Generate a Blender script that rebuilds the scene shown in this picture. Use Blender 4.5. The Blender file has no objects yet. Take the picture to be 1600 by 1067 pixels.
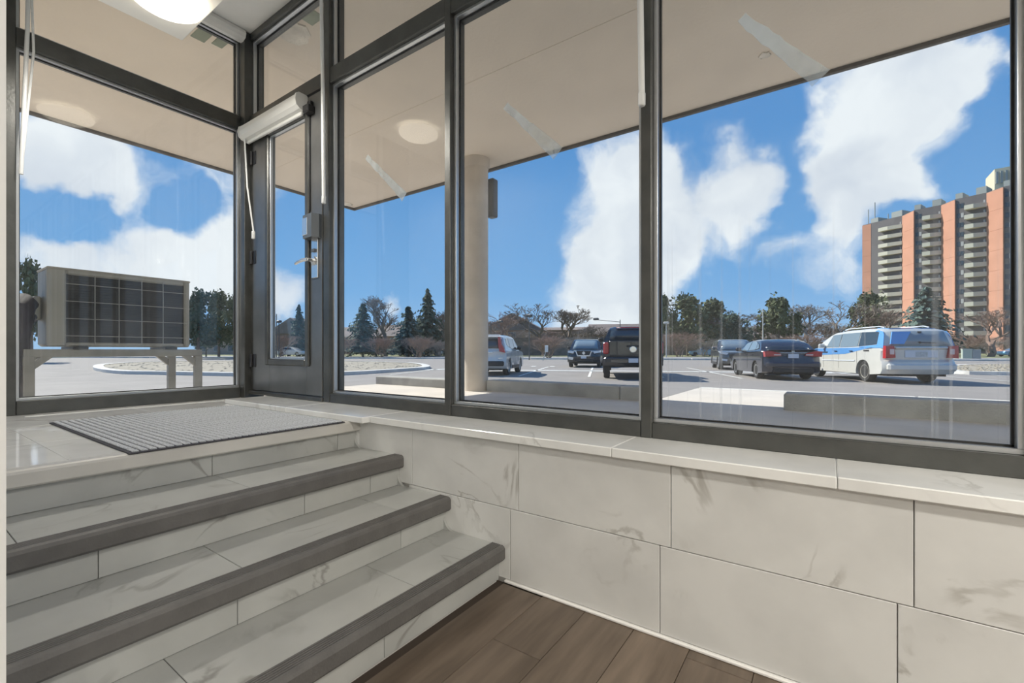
import bpy, bmesh, math, random
from mathutils import Vector, Matrix
PI = math.pi
S = bpy.context.scene
COL = S.collection

# ------------------------------------------------------------------ camera
FPX, CU, CV, YAW, EYE = 707.8, 800.0, 548.0, math.radians(34.91), 0.95
cam_d = bpy.data.cameras.new('camera')
cam_d.sensor_width = 36.0
cam_d.lens = FPX * 36.0 / 1600.0
cam_d.shift_y = (CV - 533.5) / 1600.0
cam_d.clip_start = 0.02
cam_d.clip_end = 900
cam = bpy.data.objects.new('camera', cam_d)
cam.location = (0, 0, EYE)
cam.rotation_euler = (PI / 2, 0, YAW)
COL.objects.link(cam)
S.camera = cam
_F = (-math.sin(YAW), math.cos(YAW)); _R = (math.cos(YAW), math.sin(YAW))
def ray(u, v):
    a = (u - CU) / FPX
    return Vector((_F[0] + a * _R[0], _F[1] + a * _R[1], (CV - v) / FPX))
def at(u, v, dep): d = ray(u, v) * dep; d.z += EYE; return d
def atX(u, v, x): d = ray(u, v); return at(u, v, x / d.x)
def atY(u, v, y): d = ray(u, v); return at(u, v, y / d.y)
def atZ(u, v, z): d = ray(u, v); return at(u, v, (z - EYE) / d.z)

# ------------------------------------------------------------------ exposure
S.view_settings.view_transform = 'Standard'
S.view_settings.look = 'None'
S.view_settings.gamma = 1.0
S.view_settings.exposure = 0.35
S.view_settings.use_curve_mapping = False

# ------------------------------------------------------------------ world: blue sky with clouds
SKY_STRENGTH = 0.84
W = bpy.data.worlds.new('sky'); S.world = W; W.use_nodes = True
nt = W.node_tree; nt.nodes.clear(); N = nt.nodes; LK = nt.links.new
def wn(t, **k):
    n = N.new(t)
    for a, b in k.items(): setattr(n, a, b)
    return n
def wmath(op, a, b=None, c=None, clamp=False):
    n = wn('ShaderNodeMath', operation=op, use_clamp=clamp)
    for i, x in enumerate((a, b, c)):
        if x is None: continue
        if isinstance(x, (int, float)): n.inputs[i].default_value = x
        else: LK(x, n.inputs[i])
    return n.outputs[0]
def wsmooth(x, a, b, lo=0.0, hi=1.0):
    n = wn('ShaderNodeMapRange', interpolation_type='SMOOTHSTEP')
    LK(x, n.inputs['Value']); n.inputs['From Min'].default_value = a; n.inputs['From Max'].default_value = b
    n.inputs['To Min'].default_value = lo; n.inputs['To Max'].default_value = hi
    return n.outputs[0]
tc = wn('ShaderNodeTexCoord'); DIR = tc.outputs['Generated']
sep = wn('ShaderNodeSeparateXYZ'); LK(DIR, sep.inputs[0])
n0 = wn('ShaderNodeTexNoise'); n0.inputs['Scale'].default_value = 9.0; n0.inputs['Detail'].default_value = 8.0
LK(DIR, n0.inputs['Vector'])
sub = wn('ShaderNodeVectorMath', operation='SUBTRACT'); LK(n0.outputs['Color'], sub.inputs[0]); sub.inputs[1].default_value = (.5, .5, .5)
scl = wn('ShaderNodeVectorMath', operation='SCALE'); LK(sub.outputs[0], scl.inputs[0]); scl.inputs['Scale'].default_value = 0.16
wad = wn('ShaderNodeVectorMath', operation='ADD'); LK(DIR, wad.inputs[0]); LK(scl.outputs[0], wad.inputs[1])
wob = wn('ShaderNodeVectorMath', operation='NORMALIZE'); LK(wad.outputs[0], wob.inputs[0])
n1 = wn('ShaderNodeTexNoise'); n1.inputs['Scale'].default_value = 3.4; n1.inputs['Detail'].default_value = 12.0; n1.inputs['Roughness'].default_value = .64
LK(wob.outputs[0], n1.inputs['Vector'])
dens = wmath('MULTIPLY', n1.outputs[0], 1.0)
CLOUDS = [(1400, 190, 120, .50), (1450, 130, 70, .3), (1335, 285, 75, .38), (1300, 400, 70, .26), (1195, 375, 45, .18), (1150, 300, 55, .26),
          (1070, 290, 110, .42), (950, 320, 85, .42), (985, 425, 75, .38), (930, 490, 60, .26),
          (125, 262, 66, .34), (215, 285, 55, .28), (80, 225, 66, .32), (335, 410, 70, .40), (215, 432, 78, .40), (75, 420, 55, .36),
          (340, 275, 50, .18), (455, 440, 45, .36), (425, 300, 40, .2), (603, 480, 22, .34), (690, 470, 26, .2), (1590, 330, 45, .2),
          (650, 390, 110, -.25), (830, 330, 80, -.22), (1120, 190, 90, -.22), (1520, 220, 70, -.25), (300, 330, 40, -.2), (120, 340, 50, -.2), (480, 360, 60, -.2)]
for (u, v, r, w_) in CLOUDS:
    c = ray(u, v).normalized()
    e1 = ray(u + r, v).normalized(); e2 = ray(u, v + r).normalized()
    ang = 0.5 * (c.angle(e1) + c.angle(e2))
    d = wn('ShaderNodeVectorMath', operation='DOT_PRODUCT'); LK(wob.outputs[0], d.inputs[0]); d.inputs[1].default_value = c
    dens = wmath('ADD', dens, wsmooth(d.outputs['Value'], math.cos(ang * 1.5), math.cos(ang * .3), 0.0, w_ * 1.0))
cl = wsmooth(dens, .59, .93)
shade = wn('ShaderNodeTexNoise'); shade.inputs['Scale'].default_value = 7.0; shade.inputs['Detail'].default_value = 5.0
LK(wob.outputs[0], shade.inputs['Vector'])
crp = wn('ShaderNodeValToRGB'); LK(shade.outputs[0], crp.inputs[0])
crp.color_ramp.elements[0].position = .3; crp.color_ramp.elements[0].color = (.66, .71, .80, 1)
crp.color_ramp.elements[1].position = .6; crp.color_ramp.elements[1].color = (.88, .91, .95, 1)
grad = wn('ShaderNodeValToRGB'); LK(sep.outputs[2], grad.inputs[0])
grad.color_ramp.elements[0].position = 0.0; grad.color_ramp.elements[0].color = (.36, .56, .82, 1)
grad.color_ramp.elements[1].position = 1.0; grad.color_ramp.elements[1].color = (.05, .17, .48, 1)
for p, c in ((.12, (.20, .43, .76, 1)), (.40, (.105, .30, .64, 1))):
    e = grad.color_ramp.elements.new(p); e.color = c
mx = wn('ShaderNodeMix', data_type='RGBA'); LK(cl, mx.inputs[0]); LK(grad.outputs[0], mx.inputs[6]); LK(crp.outputs[0], mx.inputs[7])
bg = wn('ShaderNodeBackground'); LK(mx.outputs[2], bg.inputs[0]); bg.inputs[1].default_value = SKY_STRENGTH
wo = wn('ShaderNodeOutputWorld'); LK(bg.outputs[0], wo.inputs[0])

# ------------------------------------------------------------------ sun (from -X, 41 degrees high)
sun_d = bpy.data.lights.new('sun_offscreen', 'SUN'); sun_d.energy = 5.4; sun_d.angle = math.radians(.6); sun_d.color = (1.0, .94, .84)
sun = bpy.data.objects.new('sun_offscreen', sun_d); COL.objects.link(sun)
SD = Vector((1.0, -.02, -math.tan(math.radians(41)))).normalized()      # travel direction
sun.rotation_euler = SD.to_track_quat('-Z', 'Y').to_euler()
sun.location = (-20, 0, 30)

# ------------------------------------------------------------------ materials
MATS = {}
def mat(name, col, rough=.5, metal=0.0, var=0.0, vscale=6.0, bump=0.0, bscale=40.0, spec=.5, col2=None, stretch=None, rnd=0.0, coat=0.0):
    if name in MATS: return MATS[name]
    m = bpy.data.materials.new(name); MATS[name] = m; m.use_nodes = True
    t = m.node_tree; b = t.nodes['Principled BSDF']
    b.inputs['Base Color'].default_value = (*col, 1); b.inputs['Roughness'].default_value = rough
    b.inputs['Metallic'].default_value = metal; b.inputs['Specular IOR Level'].default_value = spec
    b.inputs['Coat Weight'].default_value = coat
    vec = None
    if var or col2 or bump or rnd:
        c = t.nodes.new('ShaderNodeTexCoord'); vec = c.outputs['Object']
        if rnd or stretch:
            oi = t.nodes.new('ShaderNodeObjectInfo')
            mp = t.nodes.new('ShaderNodeMapping'); t.links.new(vec, mp.inputs['Vector'])
            if stretch: mp.inputs['Scale'].default_value = stretch
            if rnd:
                mu = t.nodes.new('ShaderNodeMath'); mu.operation = 'MULTIPLY'; mu.inputs[1].default_value = 37.0
                t.links.new(oi.outputs['Random'], mu.inputs[0])
                cb = t.nodes.new('ShaderNodeCombineXYZ')
                for i in range(3): t.links.new(mu.outputs[0], cb.inputs[i])
                t.links.new(cb.outputs[0], mp.inputs['Location'])
            vec = mp.outputs[0]
    if var or col2 or rnd:
        n = t.nodes.new('ShaderNodeTexNoise'); n.inputs['Scale'].default_value = vscale; n.inputs['Detail'].default_value = 5
        t.links.new(vec, n.inputs['Vector'])
        r = t.nodes.new('ShaderNodeValToRGB'); t.links.new(n.outputs[0], r.inputs[0])
        a = col2 if col2 else tuple(max(0, x * (1 - var)) for x in col)
        z = col if col2 else tuple(min(1, x * (1 + var)) for x in col)
        r.color_ramp.elements[0].position = .32; r.color_ramp.elements[0].color = (*a, 1)
        r.color_ramp.elements[1].position = .68; r.color_ramp.elements[1].color = (*z, 1)
        out = r.outputs[0]
        if rnd:
            hs = t.nodes.new('ShaderNodeHueSaturation'); t.links.new(out, hs.inputs['Color'])
            mr = t.nodes.new('ShaderNodeMapRange'); t.links.new(oi.outputs['Random'], mr.inputs[0])
            mr.inputs['To Min'].default_value = 1 - rnd; mr.inputs['To Max'].default_value = 1 + rnd
            t.links.new(mr.outputs[0], hs.inputs['Value']); out = hs.outputs[0]
        t.links.new(out, b.inputs['Base Color'])
    if bump:
        n = t.nodes.new('ShaderNodeTexNoise'); n.inputs['Scale'].default_value = bscale; n.inputs['Detail'].default_value = 4
        t.links.new(vec, n.inputs['Vector'])
        bp = t.nodes.new('ShaderNodeBump'); bp.inputs['Strength'].default_value = bump; bp.inputs['Distance'].default_value = .02
        t.links.new(n.outputs[0], bp.inputs['Height']); t.links.new(bp.outputs[0], b.inputs['Normal'])
    return m

def marble(name, base, vein, rough, scale=1.0, spec=.5):
    m = bpy.data.materials.new(name); MATS[name] = m; m.use_nodes = True
    t = m.node_tree; b = t.nodes['Principled BSDF']; b.inputs['Roughness'].default_value = rough; b.inputs['Specular IOR Level'].default_value = spec
    c = t.nodes.new('ShaderNodeTexCoord'); oi = t.nodes.new('ShaderNodeObjectInfo')
    mu = t.nodes.new('ShaderNodeMath'); mu.operation = 'MULTIPLY'; mu.inputs[1].default_value = 53.0; t.links.new(oi.outputs['Random'], mu.inputs[0])
    cb = t.nodes.new('ShaderNodeCombineXYZ')
    for i in range(3): t.links.new(mu.outputs[0], cb.inputs[i])
    mp = t.nodes.new('ShaderNodeMapping'); t.links.new(c.outputs['Object'], mp.inputs['Vector']); t.links.new(cb.outputs[0], mp.inputs['Location'])
    mp.inputs['Rotation'].default_value = (.5, .6, .7)
    w = t.nodes.new('ShaderNodeTexNoise'); w.inputs['Scale'].default_value = 2.4 * scale; w.inputs['Detail'].default_value = 7; w.inputs['Distortion'].default_value = 1.2
    t.links.new(mp.outputs[0], w.inputs['Vector'])
    s = t.nodes.new('ShaderNodeMath'); s.operation = 'SUBTRACT'; s.inputs[1].default_value = .5; t.links.new(w.outputs[0], s.inputs[0])
    a = t.nodes.new('ShaderNodeMath'); a.operation = 'ABSOLUTE'; t.links.new(s.outputs[0], a.inputs[0])
    vr = t.nodes.new('ShaderNodeMapRange'); vr.interpolation_type = 'SMOOTHSTEP'; t.links.new(a.outputs[0], vr.inputs[0])
    vr.inputs['From Min'].default_value = 0.0; vr.inputs['From Max'].default_value = .026; vr.inputs['To Min'].default_value = 1; vr.inputs['To Max'].default_value = 0
    n2 = t.nodes.new('ShaderNodeTexNoise'); n2.inputs['Scale'].default_value = 3.2 * scale; n2.inputs['Detail'].default_value = 3; t.links.new(mp.outputs[0], n2.inputs['Vector'])
    g = t.nodes.new('ShaderNodeMapRange'); g.interpolation_type = 'SMOOTHSTEP'; t.links.new(n2.outputs[0], g.inputs[0]); g.inputs['From Min'].default_value = .46; g.inputs['From Max'].default_value = .66
    k = t.nodes.new('ShaderNodeMath'); k.operation = 'MULTIPLY'; t.links.new(vr.outputs[0], k.inputs[0]); t.links.new(g.outputs[0], k.inputs[1])
    n3 = t.nodes.new('ShaderNodeTexNoise'); n3.inputs['Scale'].default_value = 4.5 * scale; n3.inputs['Detail'].default_value = 5; t.links.new(mp.outputs[0], n3.inputs['Vector'])
    r = t.nodes.new('ShaderNodeValToRGB'); t.links.new(n3.outputs[0], r.inputs[0])
    r.color_ramp.elements[0].position = .28; r.color_ramp.elements[0].color = (*[x * .86 for x in base], 1)
    r.color_ramp.elements[1].position = .62; r.color_ramp.elements[1].color = (*base, 1)
    x = t.nodes.new('ShaderNodeMix'); x.data_type = 'RGBA'; t.links.new(k.outputs[0], x.inputs[0]); t.links.new(r.outputs[0], x.inputs[6]); x.inputs[7].default_value = (*vein, 1)
    t.links.new(x.outputs[2], b.inputs['Base Color'])
    return m

def glass(name, dirt=.02, streak=0.0, tint=(.96, .98, .98)):
    m = bpy.data.materials.new(name); MATS[name] = m; m.use_nodes = True
    t = m.node_tree; t.nodes.clear()
    o = t.nodes.new('ShaderNodeOutputMaterial')
    tr = t.nodes.new('ShaderNodeBsdfTransparent'); tr.inputs[0].default_value = (*tint, 1)
    gl = t.nodes.new('ShaderNodeBsdfGlossy'); gl.inputs['Roughness'].default_value = 0.0
    lw = t.nodes.new('ShaderNodeLayerWeight'); lw.inputs[0].default_value = .5
    pw_ = t.nodes.new('ShaderNodeMath'); pw_.operation = 'POWER'; pw_.inputs[1].default_value = 4.5; t.links.new(lw.outputs['Facing'], pw_.inputs[0])
    fr = t.nodes.new('ShaderNodeMath'); fr.operation = 'MULTIPLY_ADD'; t.links.new(pw_.outputs[0], fr.inputs[0]); fr.inputs[1].default_value = .55; fr.inputs[2].default_value = .024
    mi = t.nodes.new('ShaderNodeMixShader'); t.links.new(fr.outputs[0], mi.inputs[0]); t.links.new(tr.outputs[0], mi.inputs[1]); t.links.new(gl.outputs[0], mi.inputs[2])
    df = t.nodes.new('ShaderNodeBsdfDiffuse'); df.inputs[0].default_value = (.85, .86, .86, 1)
    tl = t.nodes.new('ShaderNodeBsdfTranslucent'); tl.inputs[0].default_value = (.85, .86, .88, 1)
    ad = t.nodes.new('ShaderNodeMixShader'); ad.inputs[0].default_value = .5; t.links.new(df.outputs[0], ad.inputs[1]); t.links.new(tl.outputs[0], ad.inputs[2])
    c = t.nodes.new('ShaderNodeTexCoord')
    n = t.nodes.new('ShaderNodeTexNoise'); n.inputs['Scale'].default_value = 3.0; n.inputs['Detail'].default_value = 6; t.links.new(c.outputs['Object'], n.inputs['Vector'])
    mr = t.nodes.new('ShaderNodeMapRange'); t.links.new(n.outputs[0], mr.inputs[0]); mr.inputs['From Min'].default_value = .35; mr.inputs['From Max'].default_value = .75
    mr.inputs['To Min'].default_value = dirt * .4; mr.inputs['To Max'].default_value = dirt * 2
    fac = mr.outputs[0]
    if streak:
        sp = t.nodes.new('ShaderNodeSeparateXYZ'); t.links.new(c.outputs['Object'], sp.inputs[0])
        mp = t.nodes.new('ShaderNodeMapping'); mp.inputs['Scale'].default_value = (60, 60, .35); t.links.new(c.outputs['Object'], mp.inputs['Vector'])
        n2 = t.nodes.new('ShaderNodeTexNoise'); n2.inputs['Scale'].default_value = 1.0; n2.inputs['Detail'].default_value = 2; t.links.new(mp.outputs[0], n2.inputs['Vector'])
        s2 = t.nodes.new('ShaderNodeMapRange'); t.links.new(n2.outputs[0], s2.inputs[0]); s2.inputs['From Min'].default_value = .62; s2.inputs['From Max'].default_value = .72; s2.inputs['To Max'].default_value = streak
        # drips stay on the lower half of the pane and fade upwards
        lo = t.nodes.new('ShaderNodeMapRange'); t.links.new(sp.outputs[2], lo.inputs[0]); lo.inputs['From Min'].default_value = 1.45; lo.inputs['From Max'].default_value = 1.0
        ml = t.nodes.new('ShaderNodeMath'); ml.operation = 'MULTIPLY'; t.links.new(s2.outputs[0], ml.inputs[0]); t.links.new(lo.outputs[0], ml.inputs[1])
        sm = t.nodes.new('ShaderNodeMath'); sm.operation = 'ADD'; t.links.new(ml.outputs[0], sm.inputs[0]); t.links.new(fac, sm.inputs[1]); fac = sm.outputs[0]
    m2 = t.nodes.new('ShaderNodeMixShader'); t.links.new(fac, m2.inputs[0]); t.links.new(mi.outputs[0], m2.inputs[1]); t.links.new(ad.outputs[0], m2.inputs[2])
    t.links.new(m2.outputs[0], o.inputs[0])
    return m

def emit(name, col, s):
    m = bpy.data.materials.new(name); MATS[name] = m; m.use_nodes = True
    b = m.node_tree.nodes['Principled BSDF']; b.inputs['Base Color'].default_value = (*col, 1)
    b.inputs['Emission Color'].default_value = (*col, 1); b.inputs['Emission Strength'].default_value = s
    return m

M_wallm = marble('marble_wall', (.73, .73, .71), (.46, .45, .42), .32)
M_step = marble('marble_step', (.445, .452, .435), (.27, .267, .25), .34)  # platform's white marble, darkened: less window light here is put into the colour
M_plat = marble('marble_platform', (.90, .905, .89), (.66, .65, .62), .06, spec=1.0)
M_sill = marble('marble_sill', (.90, .905, .885), (.70, .70, .68), .12, spec=1.0)
M_nose = mat('nosing_rubber', (.115, .111, .106), .55, var=.12, vscale=14, bump=.1, bscale=120)
M_pnose = mat('platform_edge', (.58, .565, .53), .35, var=.05)
M_white = mat('white_paint', (.80, .80, .78), .55, var=.02)
M_ceil = mat('ceiling_white', (.90, .90, .87), .8, var=.02)
M_base = mat('white_trim', (.86, .85, .82), .4)
M_grout = mat('grout', (.60, .59, .56), .9)
M_plank = mat('wood_plank', (.185, .142, .106), .42, vscale=3.0, col2=(.112, .084, .061), stretch=(9, .9, 9), rnd=.16)
M_sub = mat('subfloor', (.06, .045, .035), .9)
M_frame = mat('dark_aluminium', (.095, .097, .092), .32, metal=.55, var=.16, vscale=9, bump=.05, bscale=70)
M_door = mat('door_paint', (.17, .173, .172), .30, metal=.55, var=.14, vscale=5)
M_bead = mat('bright_bead', (.55, .57, .59), .28, metal=.8)
M_gask = mat('black_gasket', (.012, .012, .013), .6)
M_gls = glass('window_glass', .012)
M_gls_d = glass('window_glass_dusty', .022, 0.0)
M_gls_s = glass('window_glass_drips', .016, .20)
M_chrome = mat('satin_chrome', (.75, .76, .76), .22, metal=.9)
M_black = mat('black_plastic', (.02, .02, .022), .45)
M_lock = mat('lock_grey', (.10, .115, .13), .4)
M_blind = mat('blind_white', (.76, .76, .73), .4)
M_cord = mat('cord_white', (.78, .79, .78), .35)
M_mat = mat('mat_carpet', (.56, .58, .61), .95, var=.28, vscale=160, bump=.5, bscale=220)
M_mat2 = mat('mat_groove', (.06, .06, .07), .95, var=.2, vscale=90)
M_soff = mat('soffit_plaster', (.80, .70, .585), .85, var=.05, vscale=1.1, bump=.22, bscale=26)
M_concr = mat('column_concrete', (.58, .51, .435), .85, var=.12, vscale=3, bump=.2, bscale=40)
M_walk = mat('walkway_concrete', (.60, .545, .485), .85, var=.10, vscale=1.7, bump=.15, bscale=60)
M_side = mat('sidewalk_concrete', (.62, .57, .515), .85, var=.07, vscale=2.2, bump=.12, bscale=60)
M_curb = mat('curb_concrete', (.40, .39, .37), .9, var=.16, vscale=5, bump=.3, bscale=50)
M_kerb = mat('kerb_concrete', (.66, .63, .585), .9, var=.08, vscale=4)
M_asph = mat('asphalt', (.285, .258, .236), .9, var=.09, vscale=.7, bump=.2, bscale=50)
M_road = mat('road_asphalt', (.30, .29, .28), .9, var=.08, vscale=.5)
M_grass = mat('winter_grass', (.16, .20, .075), .95, vscale=.6, col2=(.27, .235, .12))
M_grav = mat('island_gravel', (.42, .37, .29), .95, vscale=2.4, col2=(.29, .25, .19), bump=.6, bscale=9)
M_line = mat('line_paint', (.80, .79, .74), .8, var=.08)
M_edge = mat('eave_trim', (.10, .09, .08), .6, var=.2)

# ------------------------------------------------------------------ mesh helpers
class MB:
    def __init__(s): s.v = []; s.f = []; s.m = []
    def face(s, pts, mi=0):
        i = len(s.v); s.v += [tuple(p) for p in pts]; s.f.append(tuple(range(i, i + len(pts)))); s.m.append(mi); return s
    def box(s, a, b, mi=0):
        x0, y0, z0 = (min(a[i], b[i]) for i in range(3)); x1, y1, z1 = (max(a[i], b[i]) for i in range(3))
        i = len(s.v)
        s.v += [(x0, y0, z0), (x1, y0, z0), (x1, y1, z0), (x0, y1, z0), (x0, y0, z1), (x1, y0, z1), (x1, y1, z1), (x0, y1, z1)]
        for q in ((3, 2, 1, 0), (4, 5, 6, 7), (0, 1, 5, 4), (1, 2, 6, 5), (2, 3, 7, 6), (3, 0, 4, 7)):
            s.f.append(tuple(i + k for k in q)); s.m.append(mi)
        return s
    def cbox(s, a, b, c=.004, mi=0):
        """chamfered box"""
        lo = [min(a[i], b[i]) for i in range(3)]; hi = [max(a[i], b[i]) for i in range(3)]
        c = min(c, *[(hi[i] - lo[i]) * .45 for i in range(3)])
        P = {}
        for sx in (0, 1):
            for sy in (0, 1):
                for sz in (0, 1):
                    cor = [hi[0] if sx else lo[0], hi[1] if sy else lo[1], hi[2] if sz else lo[2]]
                    sg = [-1 if sx else 1, -1 if sy else 1, -1 if sz else 1]
                    for ax in range(3):
                        p = [cor[k] + (sg[k] * c if k != ax else 0) for k in range(3)]
                        P[(sx, sy, sz, ax)] = len(s.v); s.v.append(tuple(p))
        def add(*k): s.f.append(tuple(P[q] for q in k)); s.m.append(mi)
        for ax in range(3):
            o = [k for k in range(3) if k != ax]
            for sd in (0, 1):
                ring = []
                for (p, q) in ((0, 0), (1, 0), (1, 1), (0, 1)):
                    k = [0, 0, 0]; k[ax] = sd; k[o[0]] = p; k[o[1]] = q; ring.append((*k, ax))
                flip = (sd == 0) ^ (ax == 1)
                add(*(ring[::-1] if flip else ring))
        for ax in range(3):                       # edge strips run along axis ax
            o = [k for k in range(3) if k != ax]
            for p in (0, 1):
                for q in (0, 1):
                    k0 = [0, 0, 0]; k1 = [0, 0, 0]
                    k0[o[0]] = k1[o[0]] = p; k0[o[1]] = k1[o[1]] = q; k1[ax] = 1
                    add((*k0, o[0]), (*k1, o[0]), (*k1, o[1]), (*k0, o[1]))
        for sx in (0, 1):
            for sy in (0, 1):
                for sz in (0, 1): add((sx, sy, sz, 0), (sx, sy, sz, 1), (sx, sy, sz, 2))
        return s
    def tube(s, pts, r, n=8, mi=0, cap=True):
        pts = [Vector(p) for p in pts]; rs = r if isinstance(r, (list, tuple)) else [r] * len(pts)
        base = len(s.v); up = None
        for k, p in enumerate(pts):
            d = (pts[min(k + 1, len(pts) - 1)] - pts[max(k - 1, 0)]).normalized()
            a = d.cross(Vector((0, 0, 1)) if abs(d.z) < .95 else Vector((1, 0, 0))).normalized()
            if up is not None and a.dot(up) < 0: a = -a
            up = a; b = d.cross(a)
            for j in range(n):
                t = 2 * PI * j / n; s.v.append(tuple(p + (a * math.cos(t) + b * math.sin(t)) * rs[k]))
        for k in range(len(pts) - 1):
            for j in range(n):
                j2 = (j + 1) % n
                s.f.append((base + k * n + j, base + k * n + j2, base + (k + 1) * n + j2, base + (k + 1) * n + j)); s.m.append(mi)
        if cap:
            s.f.append(tuple(base + j for j in range(n))[::-1]); s.m.append(mi)
            e = base + (len(pts) - 1) * n; s.f.append(tuple(e + j for j in range(n))); s.m.append(mi)
        return s
    def lathe(s, prof, n=24, c=(0, 0, 0), axis='z', mi=0):
        base = len(s.v)
        for (r, z) in prof:
            for j in range(n):
                t = 2 * PI * j / n; x, y = r * math.cos(t), r * math.sin(t)
                p = (x, y, z) if axis == 'z' else ((x, z, y) if axis == 'y' else (z, x, y))
                s.v.append((p[0] + c[0], p[1] + c[1], p[2] + c[2]))
        for k in range(len(prof) - 1):
            for j in range(n):
                j2 = (j + 1) % n
                s.f.append((base + k * n + j, base + k * n + j2, base + (k + 1) * n + j2, base + (k + 1) * n + j)); s.m.append(mi)
        for k in (0, len(prof) - 1):
            if prof[k][0] > 1e-5: s.f.append(tuple(base + k * n + j for j in range(n))); s.m.append(mi)
        return s
    def prism(s, poly, axis, a, b, mi=0):
        """2-D polygon extruded along an axis (x: poly=(y,z); y: poly=(x,z); z: poly=(x,y))"""
        def P(p, t): return {'x': (t, p[0], p[1]), 'y': (p[0], t, p[1]), 'z': (p[0], p[1], t)}[axis]
        n = len(poly); i = len(s.v)
        s.v += [P(p, a) for p in poly] + [P(p, b) for p in poly]
        s.f.append(tuple(i + k for k in range(n))); s.m.append(mi)
        s.f.append(tuple(i + n + k for k in range(n))[::-1]); s.m.append(mi)
        for k in range(n):
            j = (k + 1) % n; s.f.append((i + k, i + j, i + n + j, i + n + k)); s.m.append(mi)
        return s
    def mesh(s, name, mats, smooth=False):
        me = bpy.data.meshes.new(name); me.from_pydata(s.v, [], s.f); me.update()
        bm = bmesh.new(); bm.from_mesh(me); bmesh.ops.remove_doubles(bm, verts=bm.verts, dist=1e-6) if len(s.v) < 60000 else None
        bmesh.ops.recalc_face_normals(bm, faces=bm.faces)
        bm.to_mesh(me); bm.free()
        for m in (mats if isinstance(mats, (list, tuple)) else [mats]): me.materials.append(m)
        if isinstance(mats, (list, tuple)) and len(mats) > 1 and len(me.polygons) == len(s.m): me.polygons.foreach_set('material_index', s.m)
        if smooth:
            me.polygons.foreach_set('use_smooth', [True] * len(me.polygons))
            try: me.set_sharp_from_angle(angle=math.radians(38))
            except Exception: pass
        return me
    def build(s, name, mats, parent=None, loc=None, smooth=False, label=None):
        return link(name, s.mesh(name, mats, smooth), parent, loc, label)
def link(name, me, parent=None, loc=None, label=None, rot=None):
    o = bpy.data.objects.new(name, me); COL.objects.link(o)
    if parent: o.parent = parent
    if loc is not None: o.location = loc
    if rot is not None: o.rotation_euler = rot
    if label: o['label'] = label
    return o
def struct(o, label=None, cat=None):
    o['kind'] = 'structure'
    if label: o['label'] = label
    if cat: o['category'] = cat
    return o
def tag(o, label, cat, group=None, kind=None):
    o['label'] = label; o['category'] = cat
    if group: o['group'] = group
    if kind: o['kind'] = kind
    return o
def empty(name, loc=(0, 0, 0), rz=0):
    o = bpy.data.objects.new(name, None); COL.objects.link(o); o.location = loc; o.rotation_euler = (0, 0, rz); o.empty_display_size = .1
    return o
def thing(name, label, cat, loc=(0, 0, 0), rz=0, group=None): return tag(empty(name, loc, rz), label, cat, group)
def copy_tree(o, parent=None):
    c = o.copy(); COL.objects.link(c); c.parent = parent
    for ch in list(o.children): copy_tree(ch, c)
    return c
def B(name, a, b, m, parent=None, c=0.0, label=None):
    mb = MB()
    if c: mb.cbox(a, b, c)
    else: mb.box(a, b)
    return mb.build(name, m, parent, label=label)

# ================================================================== THE ROOM
XL, YF = -3.80, 1.74            # inner faces of the glazed left wall and of the glazed front wall
YW = 1.513                      # face of the tiled low wall
ZP, ZS, ZC, ZB = .58, .612, 3.45, 2.82   # platform, sill, high ceiling, dropped ceiling
XR, YB = 5.0, -4.0              # right and back of the room
YL = .146                       # face of the stairs' side wall
YG, XG = 1.80, -3.86            # glass planes
random.seed(4)

# ---- floor: sub-floor slab and planks that run towards the windows
fl = struct(B('floor', (-1.32, YB, -.14), (XR, YW + .3, -.012), M_sub), 'grey brown wood plank floor of the lower room', 'floor')
pw = .182; k = 0; x = -1.09
while x < XR - .01:
    x1 = min(x + pw, XR); y = YB + (-.5 - .31 * k) % 1.2 - 1.2
    while y < YW:
        a, b = max(y, YB), min(y + 1.2, YW)
        if b - a > .02: B('plank', (x + .0008, a + .0008, -.012), (x1 - .0008, b - .0008, 0), M_plank, fl, .0015)
        y += 1.2
    x = x1; k += 1

# ---- low tiled wall under the windows
wf = struct(B('wall_front', (-2.045, YW + .012, -.10), (XR, YF + .13, ZS - .034), M_grout), 'low wall of pale marble tiles under the windows', 'wall')
def wall_tiles(z0, z1, joints):
    for a, b in zip(joints[:-1], joints[1:]):
        B('tile', (a + .0012, YW, z0 + .0012), (b - .0012, YW + .014, z1 - .0012), M_wallm, wf, .0012)
jt = [-2.24, -1.642, -1.024, -.422, .177]; jb = [-1.665, -1.065, -.458, .145]
while jt[-1] < XR: jt.append(min(jt[-1] + .6, XR))
while jb[-1] < XR: jb.append(min(jb[-1] + .6, XR))
wall_tiles(.304, ZS - .034, jt); wall_tiles(.012, .304, jb)
struct(B('baseboard_front', (-1.09, YW - .010, 0), (XR, YW + .012, .011), M_base, None, .003), 'thin white bead along the foot of the tiled wall', 'trim')

# ---- window sill slabs
sl = struct(empty('trim_1'), 'white polished marble window sill above the tiled wall', 'sill')
js = [-1.935, -1.10, -.40, .20, .95, 1.7, 2.6, 3.6, XR]
js = [-1.935, -.62, .02, 1.0, 2.0, 3.0, 4.0, XR]
for a, b in zip(js[:-1], js[1:]):
    B('sill_slab', (a + .0006, YW - .02, ZS - .034), (b - .0006, YF + .03, ZS), M_sill, sl, .003)
th = struct(empty('trim_2'), 'raised pale marble kerb on the platform in front of the door', 'threshold')
B('threshold_bed', (XL, YW - .001, -.1), (-2.05, YF + .1, ZP), M_plat, th)
for a, b in ((-3.46, -2.66), (-2.66, -1.937)):
    B('threshold_slab', (a + .0006, YW - .065, ZP), (b - .0006, YF + .03, ZS), M_sill, th, .004)

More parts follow.
